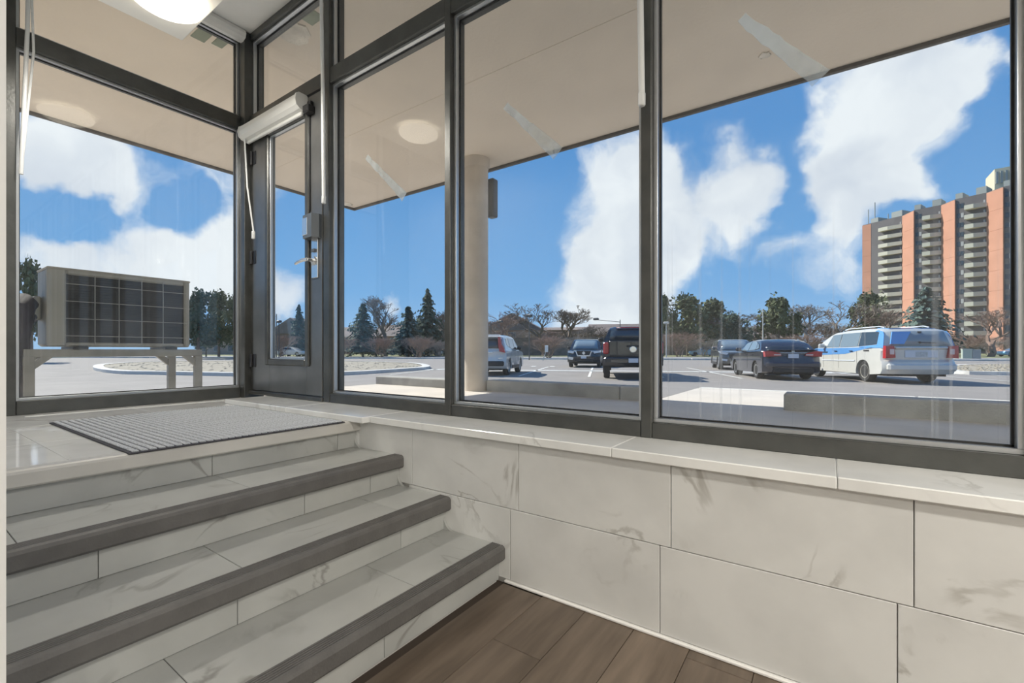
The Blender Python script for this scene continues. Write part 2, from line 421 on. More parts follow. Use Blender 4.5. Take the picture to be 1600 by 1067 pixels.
# ---- staircase: three steps and the platform
NX = [-1.10, -1.40, -1.71, -2.05]; NZ = [.145, .29, .437, .58]
st = thing('staircase', 'pale marble steps with dark grey rubber nosings rising to the entrance platform', 'stairs', (0, 0, 0))
core = MB(); cz = 0
poly = [(XL, -.1), (NX[0] - .034, -.1)]
for i in range(4):
    poly += [(NX[i] - .034, NZ[i] - .014)]
    if i < 3: poly += [(NX[i + 1] - .034, NZ[i] - .014)]
poly += [(XL, ZP - .014)]
core.prism(poly, 'y', YL + .001, YW - .002).build('core', M_grout, st)
riser_j = [[.62, 1.22], [.36, .95], [.58, 1.18], [.215, .80, 1.38]]
riser_j = [[.30, .92], [.63, 1.25], [.39, 1.02, 1.34], [.215, .82, 1.40]]
tread_j = [[.45, 1.08], [.66, 1.27], [.235, .83], []]
zlo = 0.0
for i in range(4):
    xs = NX[i] - .022
    js_ = [YL] + riser_j[i] + [YW]
    for a, b in zip(js_[:-1], js_[1:]):
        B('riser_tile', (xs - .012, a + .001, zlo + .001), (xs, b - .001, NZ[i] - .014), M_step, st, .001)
    if i < 3:
        x_in = NX[i + 1] - .034; x_out = NX[i] - .055
        js_ = [YL] + tread_j[i] + [YW]
        for a, b in zip(js_[:-1], js_[1:]):
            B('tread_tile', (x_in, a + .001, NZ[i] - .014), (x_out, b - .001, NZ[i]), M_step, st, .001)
        # rubber nosing: grooved top, rounded bullnose, drop face
        xf, zt = NX[i], NZ[i] + .003
        pr = [(xf - .056, zt - .012), (xf - .056, zt)]
        gx = xf - .050
        for g in range(5):
            pr += [(gx, zt), (gx + .001, zt - .0035), (gx + .0035, zt - .0035), (gx + .0045, zt)]; gx += .0088
        pr += [(xf - .004, zt), (xf + .005, zt - .004), (xf + .010, zt - .013), (xf + .010, zt - .052), (xf + .004, zt - .060), (xf - .021, zt - .060), (xf - .021, zt - .014)]
        MB().prism(pr, 'y', YL + .001, YW - .001).build('nosing', M_nose, st, label='dark grey grooved rubber stair nosing')
        # coved grout fillet where riser and tread run into the tiled wall
        R_ = .055; cv = MB(); q = []
        cx, cz_ = NX[i + 1] - .022, NZ[i]
        pl = [(cx, cz_)] + [(cx + R_ - R_ * math.cos(t), cz_ + R_ - R_ * math.sin(t)) for t in [j * PI / 2 / 8 for j in range(8, -1, -1)]]
        cv.prism(pl, 'y', YW - .014, YW - .001).build('grout_cove', M_step, st, smooth=True)
    zlo = NZ[i]
# platform surface tiles and its white edge strip
pj_x = [XL, -3.20, -2.60, NX[3] - .045]; pj_y = [YL, .40, 1.0, YF]
for a, b in zip(pj_x[:-1], pj_x[1:]):
    for c_, d_ in zip(pj_y[:-1], pj_y[1:]):
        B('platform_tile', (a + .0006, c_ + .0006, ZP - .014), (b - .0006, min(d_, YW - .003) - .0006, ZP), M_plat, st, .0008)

xf = NX[3]; zt = ZP + .002
MB().prism([(xf - .05, zt - .016), (xf - .05, zt), (xf - .004, zt), (xf + .006, zt - .004), (xf + .010, zt - .012), (xf + .010, zt - .05), (xf + .004, zt - .056), (xf - .021, zt - .056), (xf - .021, zt - .016)],
           'y', YL + .001, YW - .001).build('platform_edging', M_pnose, st, label='cream moulded edge strip of the platform')

# ---- mat
mt = thing('door_mat', 'grey ribbed entrance mat lying on the platform', 'mat', (-2.62, 1.0, ZP))
mx0, mx1, my0, my1 = -.62, .585, -.46, .42
B('mat_base', (mx0, my0, .0005), (mx1, my1, .006), M_mat2, mt, .002)
nrib = 32; rw = (my1 - my0 - .02) / nrib
rib = MB().cbox((mx0 + .008, 0, .004), (mx1 - .008, rw * .74, .0115), .003).mesh('rib', M_mat)
for i in range(nrib): link('rib', rib, mt, (0, my0 + .01 + i * rw + rw * .1, 0))

# ---- white walls and ceilings
struct(B('wall_left', (XL - .12, YL - .40, -.1), (-1.20, YL, ZC), M_white), 'white wall along the left side of the stairs', 'wall')
struct(B('wall_side', (-1.32, YB, -.1), (-1.20, YL - .40, ZC), M_white), 'white side wall of the lower room', 'wall')
struct(B('wall_back', (-1.32, YB - .12, -.1), (XR + .12, YB, ZC), M_white), 'white back wall of the lower room', 'wall')
struct(B('wall_right', (XR, YB, -.1), (XR + .12, YF + .13, ZC), M_white), 'white right wall of the lower room', 'wall')
struct(B('ceiling', (XL - .13, YB - .12, ZC), (XR + .12, YF + .13, ZC + .049), M_ceil), 'high white ceiling over the windows', 'ceiling')
bk = MB(); bk.cbox((-3.20, YL, ZB), (XR, 1.105, ZC - .002), .006); bk.cbox((-1.199, YB + .001, ZB), (XR - .001, YL, ZC - .002), .006)
struct(bk.build('trim_3', M_ceil), 'white dropped ceiling box carrying the round lamp', 'bulkhead')

# ---- flush dome lamps
M_lamp = emit('lamp_glass', (1.0, .90, .74), 4.0)
M_lrim = mat('lamp_rim', (.75, .73, .70), .4)
def lamp(x, y, r=.165, label='', group=None, z=None):
    z = ZB if z is None else z
    t = thing('ceiling_lamp', label, 'lamp', (x, y, z), 0, group)
    MB().lathe([(0.0001, 0), (r * .72, 0), (r * .72, -.022), (.0001, -.022)], 40).build('lamp_base', M_lrim, t, smooth=True)
    MB().lathe([(r * .70, -.02), (r * .98, -.022), (r, -.030), (r * .95, -.046), (r * .78, -.064), (r * .46, -.078), (.0001, -.084)], 40).build('lamp_shade', M_lamp, t, smooth=True)
    if group:                                         # lamps of the room behind the camera: it is their side of the wall, risers and floor that is lit
        ld = bpy.data.lights.new('lamp_bulb_offscreen', 'AREA'); ld.shape = 'DISK'; ld.size = r * 1.6; ld.energy = ROOM_W; ld.color = (1.0, .95, .87)
        lo = bpy.data.objects.new('lamp_bulb_offscreen', ld); COL.objects.link(lo); lo.parent = t; lo.location = (0, 0, -.09)
        return t
    for k in range(4):                                # its bulbs, just under the dome
        ld = bpy.data.lights.new('lamp_bulb', 'SPOT'); ld.energy = BULB_W; ld.color = (1.0, .95, .87); ld.spot_size = math.radians(172); ld.spot_blend = .4; ld.shadow_soft_size = 0
        lo = bpy.data.objects.new('lamp_bulb', ld); COL.objects.link(lo); lo.parent = t; lo.location = (.09 * math.cos(k * PI / 2), .09 * math.sin(k * PI / 2), -.09)
    return t
BULB_W = 12.0; ROOM_W = 42.0
lamp(-2.84, .91, label='round frosted dome lamp on the dropped ceiling above the steps')
for (x, y) in ((1.5, .25), (3.4, .25), (2.1, -2.2), (4.0, -2.2)):
    lamp(x, y, label='round frosted dome lamp on the ceiling of the lower room', group='lamps of the lower room')

# ================================================================== GLAZING
ZR0, ZR1 = ZS, .672           # bottom rail
ZT0, ZT1 = 2.70, 2.80         # transom
ZH = 3.395                    # head rail
MW = .042
mull = [-1.625, -.58, .452, 1.49, 2.52, 3.57, 4.62]
FY1 = YF + .115; FX1 = XL - .115
def trim(name, a, b, label, m=M_frame, c=.003): return struct(B(name, a, b, m, None, c), label, 'frame')
trim('trim_4', (XL - .115, YF - .035, ZP), (XL + .065, FY1, ZC - .003), 'dark aluminium corner post beside the door')
trim('trim_5', (-2.735, YF, ZS), (-2.668, FY1, ZC - .003), 'dark aluminium mullion on the lock side of the door')
for i, x in enumerate(mull):
    trim('trim_%d' % (6 + i), (x - MW / 2, YF, ZS), (x + MW / 2, FY1, ZC - .003),
         ['dark aluminium mullion nearest the round column', 'dark aluminium mullion beside the parked pickup', 'dark aluminium mullion beside the apartment tower'][i] if i < 3 else 'dark aluminium mullion further along the window wall')
tn = 20
cells = [(-2.668, mull[0] - MW / 2)] + [(a + MW / 2, b - MW / 2) for a, b in zip(mull[:-1], mull[1:])] + [(mull[-1] + MW / 2, XR)]
DOORC = (XL + .065, -2.735)
def rails(a, b, nm, low=True):
    global tn
    if low: trim('trim_%d' % tn, (a, YF + .004, ZR0), (b, FY1, ZR1), 'dark aluminium bottom rail ' + nm); tn += 1
    trim('trim_%d' % tn, (a, YF + .004, ZT0), (b, FY1, ZT1), 'dark aluminium transom bar ' + nm); tn += 1
    trim('trim_%d' % tn, (a, YF + .004, ZH), (b, FY1, ZC - .003), 'dark aluminium head rail ' + nm); tn += 1
NAMES = ['between the door and the column', 'beside the round column', 'in front of the parked minivan'] + ['further along the window wall'] * 9
rails(*DOORC, 'over the door', False)
for c_, nm in zip(cells, NAMES): rails(*c_, nm)
wnum = [0]
def window(axis, a, b, z0, z1, glassm, label):
    """one glazed field: gasket, bright beads all round, pane; axis 'y' = field lies in the front wall"""
    wnum[0] += 1
    w = struct(empty('window_%d' % wnum[0]), label, 'window')
    def bx(n, p0, p1, q0, q1, t0, t1, m, c=.0015):
        if axis == 'y': return B(n, (p0, YG + t0, q0), (p1, YG + t1, q1), m, w, c)
        return B(n, (XG - t1, p0, q0), (XG - t0, p1, q1), m, w, c)
    bw = .016
    g = .006
    # stepped bead: outer bright strip standing towards the room, inner strip on the glass
    for (p0, p1, q0, q1) in ((a, b, z0, z0 + bw), (a, b, z1 - bw, z1), (a, a + bw, z0 + bw, z1 - bw), (b - bw, b, z0 + bw, z1 - bw)):
        bx('bead', p0, p1, q0, q1, -.034, -.004, M_bead)
    for (p0, p1, q0, q1) in ((a + bw, b - bw, z0 + bw, z0 + bw + g), (a + bw, b - bw, z1 - bw - g, z1 - bw), (a + bw, a + bw + g, z0 + bw, z1 - bw), (b - bw - g, b - bw, z0 + bw, z1 - bw)):
        bx('gasket', p0, p1, q0, q1, -.008, -.004, M_gask, .0008)
    for (p0, p1, q0, q1) in ((a, b, z0, z0 + bw), (a, b, z1 - bw, z1), (a, a + bw, z0 + bw, z1 - bw), (b - bw, b, z0 + bw, z1 - bw)):
        bx('outer_bead', p0, p1, q0, q1, .004, .03, M_frame)
    bx('pane', a + .002, b - .002, z0 + .002, z1 - .002, -.003, .003, glassm, 0)
    return w
WL = ['tall clear window pane between the door and the column', 'tall clear window pane beside the round column', 'tall window pane with dried water drips in front of the minivan']
for i, (a, b) in enumerate(cells):
    window('y', a, b, ZR1, ZT0, (M_gls, M_gls, M_gls_s)[i] if i < 3 else M_gls, WL[i] if i < 3 else 'tall window pane further along the window wall')
    window('y', a, b, ZT1, ZH, M_gls, ['small upper pane right of the door', 'small upper pane above the column', 'small upper pane above the minivan window'][i] if i < 3 else 'small upper pane further along the window wall')
window('y', *DOORC, ZT1, ZH, M_gls, 'small upper pane above the door')
# left wall
LY0, LY1 = .50, YF - .035
trim('trim_60', (FX1, YL - .02, ZP), (XL + .002, LY0, ZC - .003), 'dark scuffed aluminium jamb between the stair wall and the dusty window')
trim('trim_61', (FX1, LY0, ZP), (XL, LY1, ZR1 - .012), 'dark scuffed aluminium bottom rail of the dusty window')
trim('trim_62', (FX1, LY0, ZT0), (XL, LY1, ZT1), 'dark aluminium transom bar of the dusty window')
trim('trim_63', (FX1, LY0, ZH), (XL, LY1, ZC - .003), 'dark aluminium head rail of the dusty window')
window('x', LY0, LY1, ZR1 - .012, ZT0, M_gls_d, 'dusty window pane in front of the outdoor cooling unit')
window('x', LY0, LY1, ZT1, ZH, M_gls, 'upper pane above the dusty window')

# ---- pale diagonal streaks laid on the outside of the panes
M_streak = glass('pale_streak', .42)
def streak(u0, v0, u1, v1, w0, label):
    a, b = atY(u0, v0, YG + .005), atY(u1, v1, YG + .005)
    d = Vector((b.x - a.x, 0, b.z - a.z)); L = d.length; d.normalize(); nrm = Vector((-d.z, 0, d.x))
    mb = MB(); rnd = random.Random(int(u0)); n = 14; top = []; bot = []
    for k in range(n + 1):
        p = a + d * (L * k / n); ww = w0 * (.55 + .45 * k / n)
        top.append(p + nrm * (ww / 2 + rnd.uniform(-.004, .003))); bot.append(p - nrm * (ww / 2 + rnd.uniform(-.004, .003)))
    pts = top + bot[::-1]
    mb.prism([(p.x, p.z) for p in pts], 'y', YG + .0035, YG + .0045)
    return tag(mb.build('pale_streak', M_streak), label, 'stain')
streak(1158, 28, 1283, 122, .062, 'pale diagonal streak on the pane in front of the minivan')
streak(790, 165, 872, 240, .060, 'pale diagonal streak on the pane beside the column')
streak(573, 245, 632, 308, .055, 'faint diagonal streak on the pane right of the door')

# ---- door
dr = struct(thing('door_1', 'dark grey metal entrance door with one tall glass light', 'door', (0, 0, 0)))
DX0, DX1, DZ0, DZ1, DY0, DY1 = -3.685, -2.755, .645, 2.685, YF + .004, YF + .050
GX0, GX1, GZ0, GZ1 = -3.435, -2.935, .885, 2.56
B('hinge_stile', (DX0, DY0, DZ0), (GX0, DY1, DZ1), M_door, dr, .003)
B('lock_stile', (GX1, DY0, DZ0), (DX1, DY1, DZ1), M_door, dr, .003)
B('bottom_rail', (GX0, DY0, DZ0), (GX1, DY1, GZ0), M_door, dr, .003)
B('top_rail', (GX0, DY0, GZ1), (GX1, DY1, DZ1), M_door, dr, .003)
mo = .042
for n_, a, b in (('glazing_moulding', (GX0 - mo, DY0 - .016, GZ0 - mo), (GX0 + .004, DY0 + .002, GZ1 + mo)), ('glazing_moulding', (GX1 - .004, DY0 - .016, GZ0 - mo), (GX1 + mo, DY0 + .002, GZ1 + mo)),
                 ('glazing_moulding', (GX0 + .004, DY0 - .016, GZ0 - mo), (GX1 - .004, DY0 + .002, GZ0 + .004)), ('glazing_moulding', (GX0 + .004, DY0 - .016, GZ1 - .004), (GX1 - .004, DY0 + .002, GZ1 + mo))):
    B(n_, a, b, M_frame, dr, .007)
for a, b in (((GX0, DY0, GZ0), (GX0 + .012, DY0 + .02, GZ1)), ((GX1 - .012, DY0, GZ0), (GX1, DY0 + .02, GZ1)), ((GX0, DY0, GZ0), (GX1, DY0 + .02, GZ0 + .012)), ((GX0, DY0, GZ1 - .012), (GX1, DY0 + .02, GZ1))):
    B('glazing_bead', a, b, M_bead, dr, .002)
B('pane', (GX0, DY0 + .022, GZ0), (GX1, DY0 + .028, GZ1), M_gls, dr)
B('jamb', (XL + .065, YF + .012, ZS), (DX0 - .003, FY1, ZT0), M_frame, dr, .003)
B('jamb', (DX1 + .003, YF + .012, ZS), (-2.735, FY1, ZT0), M_frame, dr, .003)
B('threshold', (XL + .065, YF - .01, ZS), (-2.735, FY1, DZ0 - .004), M_frame, dr, .006, 'scuffed metal threshold')
for z0 in (1.627, .825, 2.40): MB().tube([(DX0 - .004, DY0 - .010, z0), (DX0 - .004, DY0 - .010, z0 + .1)], .011, 12).cbox((DX0 - .045, DY0 - .004, z0), (DX0 + .05, DY0 + .001, z0 + .1), .001).build('hinge', M_black, dr, smooth=True)
# lock set: plate, electronic box, lever
B('escutcheon', (-2.868, DY0 - .009, 1.438), (-2.792, DY0, 1.72), M_chrome, dr, .004, 'white satin lock plate')
lb = MB().prism([(-2.905, DY0 - .012), (-2.885, DY0 - .058), (-2.775, DY0 - .064), (-2.757, DY0 - .02), (-2.757, DY0), (-2.905, DY0)], 'z', 1.70, 1.855).build('lock_box', M_lock, dr, label='dark grey electronic lock housing')
MB().cbox((-2.887, DY0 - .063, 1.72), (-2.83, DY0 - .0575, 1.835), .002).build('lock_cover', M_chrome, lb)
lv = MB().tube([(-2.83, DY0 - .009, 1.555), (-2.83, DY0 - .062, 1.555)], .013, 14).tube([(-2.822, DY0 - .058, 1.555), (-2.88, DY0 - .063, 1.556), (-2.945, DY0 - .060, 1.550), (-2.985, DY0 - .052, 1.545)], [.0125, .011, .010, .009], 12)
lv.build('lever_handle', M_chrome, dr, smooth=True)
MB().lathe([(.0001, -.020), (.026, -.020), (.029, -.012), (.029, -.008)], 24, (-2.83, DY0, 1.555), 'y').build('handle_rose', M_chrome, dr, smooth=True)
B('thumb_turn', (-2.848, DY0 - .022, 1.612), (-2.812, DY0 - .008, 1.634), M_lock, dr, .003)
clo = MB().cbox((-2.90, DY0 - .055, 2.545), (-2.835, DY0, 2.60), .008).cbox((-2.885, DY0 - .03, 2.60), (-2.85, DY0, 2.635), .006)
clo.build('closer_bracket', M_black, dr, label='black closer bracket')
B('contact_strip', (-2.898, DY0 - .010, 1.90), (-2.886, DY0, 2.545), M_gask, dr, .002)

# ---- roller blinds
def blind_on_door():
    t = thing('roller_blind', 'white rolled-up blind cassette across the top of the door glass', 'blind', (-3.70, YF - .01, 2.56))
    pr = [(0, .11), (-.010, .118), (-.060, .118), (-.078, .105), (-.084, .07), (-.078, .035), (-.055, .016), (-.02, .008), (0, .012)]
    MB().prism(pr, 'x', 0, .785).build('cassette', M_blind, t)
    MB().prism([(p[0] * 1.05, (p[1] - .06) * 1.06 + .06) for p in pr], 'x', .785, .80).build('end_cap', M_blind, t)
    MB().prism([(p[0] * 1.05, (p[1] - .06) * 1.06 + .06) for p in pr], 'x', -.012, 0).build('end_cap', M_blind, t)
    B('bottom_bar', (.02, -.035, -.012), (.775, -.015, .010), M_blind, t, .004)
    MB().tube([(.02, -.05, .02), (.05, -.045, -.35), (.115, -.03, -.70)], .006, 8).cbox((.105, -.042, -.76), (.125, -.02, -.70), .004).build('pull_cord', M_cord, t, smooth=True)
    return t
blind_on_door()
def wand_blind(x0, x1, cordx, zend, label, group=None):
    t = thing('roller_blind', label, 'blind', (x0, YF - .004, ZC - .14))
    L = x1 - x0
    pr = [(0, .10), (0, .005), (-.03, 0), (-.07, .01), (-.085, .05), (-.07, .12), (0, .13)]
    MB().prism(pr, 'x', 0, L).build('cassette', M_blind, t)
    cx = cordx - x0; ze = zend - (ZC - .14)
    MB().tube([(cx - .03, -.03, .0), (cx - .01, -.03, ze * .5), (cx, -.03, ze + .05)], [.011, .012, .012], 10).cbox((cx - .012, -.042, ze), (cx + .012, -.018, ze + .055), .005).build('pull_wand', M_cord, t, smooth=True)
    return t
wand_blind(-2.62, -1.66, -2.675, 1.90, 'white roller blind with a pull wand hanging beside the door lock')
wand_blind(-.55, .40, -.585, 1.885, 'white roller blind with a pull wand hanging on the mullion by the pickup')
t = thing('roller_blind', 'white roller blind cassette under the high ceiling above the dusty window', 'blind', (XL + .002, .56, ZC - .075))
pr = [(0, .07), (0, .0), (.04, -.004), (.075, .012), (.085, .04), (.075, .07)]
MB().prism(pr, 'y', 0, 1.14).build('cassette', M_blind, t)
MB().prism([(p[0] * 1.04, p[1]) for p in pr], 'y', 1.14, 1.146).build('end_cap', M_blind, t)
MB().tube([(.03, -.012, .0), (.03, -.02, -.6), (.03, -.045, -1.42)], .010, 10).tube([(.03, -.012, .0), (.032, .005, -.7), (.03, -.045, -1.42)], .006, 8).build('pull_cord', M_cord, t, smooth=True)

# ================================================================== OUTSIDE, NEAR: canopy, column, pavement
ZK, ZW = 3.50, .42              # soffit and walkway heights
EX, EY = -6.98, 5.05            # eaves
cn = struct(B('canopy_roof', (EX, -12, ZK), (13, EY, ZK + .42), M_soff), 'broad tan plastered canopy slab over the walkway', 'canopy')
B('eave_trim', (EX - .012, EY - .030, ZK - .035), (13, EY + .012, ZK + .43), M_edge, cn, .004)
B('eave_trim', (EX - .012, -12, ZK - .035), (EX + .030, EY - .03, ZK + .43), M_edge, cn, .004)
for y0 in (3.3,): B('soffit_joint', (EX + .03, y0, ZK - .003), (13, y0 + .012, ZK + .01), M_soff, cn)
M_patch = mat('green_patch', (.30, .33, .25), .8, var=.2)
M_patch2 = mat('plaster_patch', (.78, .72, .63), .9, var=.2, bump=.8, bscale=40)
for i, (u, v, w_, d_) in enumerate(((319, 51, .10, .26), (347, 64, .08, .20), (488, 27, .10, .16))):
    p = atZ(u, v, ZK); B('soffit_patch', (p.x - d_ / 2, p.y - w_ / 2, ZK - .006), (p.x + d_ / 2, p.y + w_ / 2, ZK + .01), M_patch, cn, .002, 'dull green repair patch')
for (u, v, r_) in ((452, 47, .16), (1196, 85, .05), (512 + 30, 318, .10)):
    p = atZ(u, v, ZK); mb = MB(); rr = random.Random(u)
    mb.prism([(p.x + r_ * rr.uniform(.6, 1.2) * math.cos(t), p.y + r_ * rr.uniform(.6, 1.2) * math.sin(t)) for t in [j * PI / 8 for j in range(16)]], 'z', ZK - .012, ZK + .01).build('plaster_patch', M_patch2, cn)
# column
co = thing('round_column', 'round weathered concrete column carrying the canopy', 'column', (-3.865, 4.70, ZW))
MB().lathe([(.16, 0), (.16, ZK - ZW - .14), (.16, ZK - ZW - .001)], 40).build('shaft', M_concr, co, smooth=True)
MB().lathe([(.165, ZK - ZW - .12), (.185, ZK - ZW - .08), (.185, ZK - ZW - .001)], 40).build('capital', M_concr, co, smooth=True)
wl = thing('wall_lantern', 'dark box lantern fixed to the street side of the column', 'lantern', (-3.79, 4.842, 3.02))
B('housing', (-.02, .0, -.26), (.10, .12, .26), M_black, wl, .015)
B('lens', (-.005, .12, -.22), (.085, .128, .22), M_lrim, wl, .003)

# pavements
wk = struct(MB().prism([(-7.6, -14), (-3.92, -14), (-3.92, 1.87), (13, 1.87), (13, 4.95), (-5.9, 4.95), (-5.9, 4.15), (-7.6, 1.8)], 'z', .22, ZW).build('walkway', M_walk), 'concrete walkway under the canopy', 'pavement')
sw = struct(B('sidewalk', (-1.55, 4.952, .10), (13, 6.9, .385), M_grout), 'sunlit concrete sidewalk beyond the curbs', 'pavement')
x = -1.55
while x < 13:
    b = min(x + 1.5, 13); B('paving_slab', (x + .005, 4.957, .385), (b - .005, 6.895, .412), M_side, sw, .004); x = b
def curb(x0, x1, h, joints, label):
    t = thing('concrete_curb', label, 'curb', (0, 0, 0))
    js = [x0] + joints + [x1]
    for a, b in zip(js[:-1], js[1:]): B('curb_block', (a + .004, 4.70, ZW - .02), (b - .004, 4.96, ZW + h), M_curb, t, .012)
curb(-5.95, -4.02, .125, [], 'grey concrete curb left of the column')
curb(-3.70, -1.50, .145, [-1.86], 'grey concrete curb between the column and the path')
curb(-.33, 6.2, .15, [2.4], 'dark grey concrete curb in front of the minivan')
kb = struct(empty('kerb_near'), 'pale concrete kerb between sidewalk and car park', 'kerb')
x = -1.55
while x < 13: b = min(x + 2.4, 13); B('kerb_stone', (x + .004, 6.9, .05), (b - .004, 7.09, .415), M_kerb, kb, .015); x = b
kb2 = struct(empty('kerb_low'), 'low pale kerb behind the curb beside the column', 'kerb')
x = -5.9
while x < -1.56: b = min(x + 2.2, -1.55); B('kerb_stone', (x + .004, 4.962, .05), (b - .004, 5.14, .425), M_kerb, kb2, .015); x = b

# ground of the car park, falling gently away from the building
LA = math.radians(114); La = Vector((math.cos(LA), math.sin(LA), 0)); Lb = Vector((math.sin(LA), -math.cos(LA), 0))   # along / across the stalls
ZL = -.06
def zg(x, y):
    s = max((y - 5) / 9, (-x - 5.8) / 9); s = min(max(s, 0), 1); return .30 - (.30 - ZL) * s * s * (3 - 2 * s)
def G(u, v):
    z = 0
    for _ in range(12): p = atZ(u, v, z); z = .5 * z + .5 * zg(p.x, p.y)
    return p
def LP(s, t, dz=0.0):
    p = Lb * s + La * t; return Vector((p.x, p.y, zg(p.x, p.y) + dz))
TE = 54.0                                    # far edge of the car park
mb = MB(); idx = {}
def gv(i, j):
    if (i, j) not in idx:
        x, y = i * 1.5, j * 1.5; idx[(i, j)] = len(mb.v); mb.v.append((x, y, zg(x, y)))
    return idx[(i, j)]
for i in range(-60, 41):
    for j in range(-20, 48):
        x, y = i * 1.5 + .75, j * 1.5 + .75
        if x > -5.7 and y < 3.6: continue
        if Vector((x, y, 0)).dot(La) > TE - 1: continue
        mb.f.append((gv(i, j), gv(i + 1, j), gv(i + 1, j + 1), gv(i, j + 1))); mb.m.append(0)
struct(mb.build('car_park', M_asph, smooth=True), 'grey asphalt car park', 'asphalt')
far = MB(); far.prism([(-500, -300), (500, -300), (500, 520), (-500, 520)], 'z', -1.0, -.42)
struct(far.build('far_ground', M_grass), 'flat ground beyond the car park', 'ground')
vg = MB()
def LQ(s, t, z): p = Lb * s + La * t; return (p.x, p.y, z)
vg.face([LQ(-130, TE - .2, -.06), LQ(90, TE - .2, -.06), LQ(90, TE + 16, .12), LQ(-130, TE + 16, .12)]); vg.face([LQ(-130, TE + 16, .12), LQ(90, TE + 16, .12), LQ(120, TE + 190, .2), LQ(-200, TE + 190, .2)])
struct(vg.build('grass_verge', M_grass), 'winter grass verge beyond the car park', 'grass')
rd = MB(); rd.face([LQ(-130, TE + 4, .02), LQ(90, TE + 4, .02), LQ(90, TE + 11, .10), LQ(-130, TE + 11, .10)])
struct(rd.build('road', M_road), 'street running behind the car park', 'road')
kf = struct(empty('kerb_far'), 'pale kerb along the far edge of the car park', 'kerb')
s = -110
while s < 60:
    k0 = MB(); a, b = s + .05, s + 5.95
    pts = [LQ(a, TE - 1.2, 0), LQ(b, TE - 1.2, 0), LQ(b, TE - .5, 0), LQ(a, TE - .5, 0)]
    k0.prism([(p[0], p[1]) for p in pts], 'z', -.3, .10); k0.build('kerb_stone', M_kerb, kf); s += 6
# painted lines
ln = struct(empty('parking_lines'), 'white painted stall lines of the car park', 'road marking')
def pline(s0, t0, s1, t1, w=.11):
    a, b = Vector((s0, t0)), Vector((s1, t1)); d = (b - a).normalized() * (w / 2); n_ = Vector((-d.y, d.x)); m_ = MB(); K = max(1, int((b - a).length / 1.2)); L = []
    for k in range(K + 1):
        c = a + (b - a) * k / K; L.append((LP(c.x + n_.x, c.y + n_.y, .012), LP(c.x - n_.x, c.y - n_.y, .012)))
    for q0, q1 in zip(L[:-1], L[1:]): m_.face([q0[0], q0[1], q1[1], q1[0]])
    m_.build('painted_line', M_line, ln)
pline(-30, 22.9, 30, 22.9, .6)
for k in range(-9, 8):
    s = 7.8 + 2.73 * k; pline(s, 17.6, s, 22.9); pline(s, 22.9, s, 28.2)
for k in range(3): pline(-5.5 + k * 1.2, 28.9, -5.5 + k * 1.2 + .3, 28.9, .9)
# islands
def island(pix, label, h=.14, wk_=.45):
    P = [G(u, v) for u, v in pix]
    c = sum((Vector((p.x, p.y)) for p in P), Vector((0, 0))) / len(P)
    # smooth closed outline
    pts = []
    n = len(P)
    for i in range(n):
        p0, p1, p2, p3 = (Vector((P[(i + k) % n].x, P[(i + k) % n].y)) for k in (-1, 0, 1, 2))
        for k in range(5):
            t = k / 5; pts.append(.5 * ((2 * p1) + (p2 - p0) * t + (2 * p0 - 5 * p1 + 4 * p2 - p3) * t * t + (3 * p1 - p0 - 3 * p2 + p3) * t ** 3))
    nn = len(pts); inn = []
    area = sum(pts[i].x * pts[(i + 1) % nn].y - pts[(i + 1) % nn].x * pts[i].y for i in range(nn)); sg = 1 if area > 0 else -1
    for i in range(nn):
        d = (pts[(i + 1) % nn] - pts[i - 1]).normalized(); inn.append(pts[i] + Vector((-d.y, d.x)) * wk_ * sg)
    isl = struct(empty('island'), label, 'traffic island')
    kb = MB()
    for i in range(nn):
        j = (i + 1) % nn; a, b, c_, d_ = pts[i], pts[j], inn[j], inn[i]
        za, zb = zg(a.x, a.y), zg(b.x, b.y)
        kb.face([(a.x, a.y, za - .1), (b.x, b.y, zb - .1), (b.x, b.y, zb + h), (a.x, a.y, za + h)])
        kb.face([(a.x, a.y, za + h), (b.x, b.y, zb + h), (c_.x, c_.y, zb + h), (d_.x, d_.y, za + h)])
    kb.build('kerb', M_kerb, isl)
    gm = MB(); gm.face([(p.x, p.y, zg(p.x, p.y) + h - .02) for p in inn]); o = gm.build('gravel_bed', M_grav, isl)
    st_ = MB(); rr = random.Random(7)
    x0, x1, y0, y1 = min(p.x for p in inn), max(p.x for p in inn), min(p.y for p in inn), max(p.y for p in inn)
    def inside(x, y):
        r = False
        for i in range(nn):
            a, b = inn[i], inn[i - 1]
            if (a.y > y) != (b.y > y) and x < (b.x - a.x) * (y - a.y) / (b.y - a.y) + a.x: r = not r
        return r
    for _ in range(900):
        x, y = rr.uniform(x0, x1), rr.uniform(y0, y1)
        if not inside(x, y): continue
        r_ = rr.uniform(.04, .16); z = zg(x, y) + h - .03
        st_.face([(x - r_, y, z), (x, y - r_, z), (x + rr.uniform(-.05, .05), y, z + r_ * .4)]); st_.face([(x, y - r_, z), (x + r_, y, z), (x, y, z + r_ * .4)]); st_.face([(x + r_, y, z), (x, y + r_, z), (x, y, z + r_ * .4)]); st_.face([(x, y + r_, z), (x - r_, y, z), (x, y, z + r_ * .4)])
    if st_.f: so = st_.build('rubble', M_grav, isl); so['kind'] = 'stuff'
island([(145, 577), (176, 583.5), (250, 585.5), (380, 588), (470, 588.5), (545, 586), (620, 581), (672, 575.5), (640, 569), (540, 566.5), (380, 566), (250, 567), (165, 571)], 'long kerbed gravel island beyond the cooling unit')
island([(1478, 583), (1600, 587), (1760, 592), (1800, 580), (1700, 573), (1600, 571.5), (1490, 573)], 'kerbed gravel island right of the minivan')

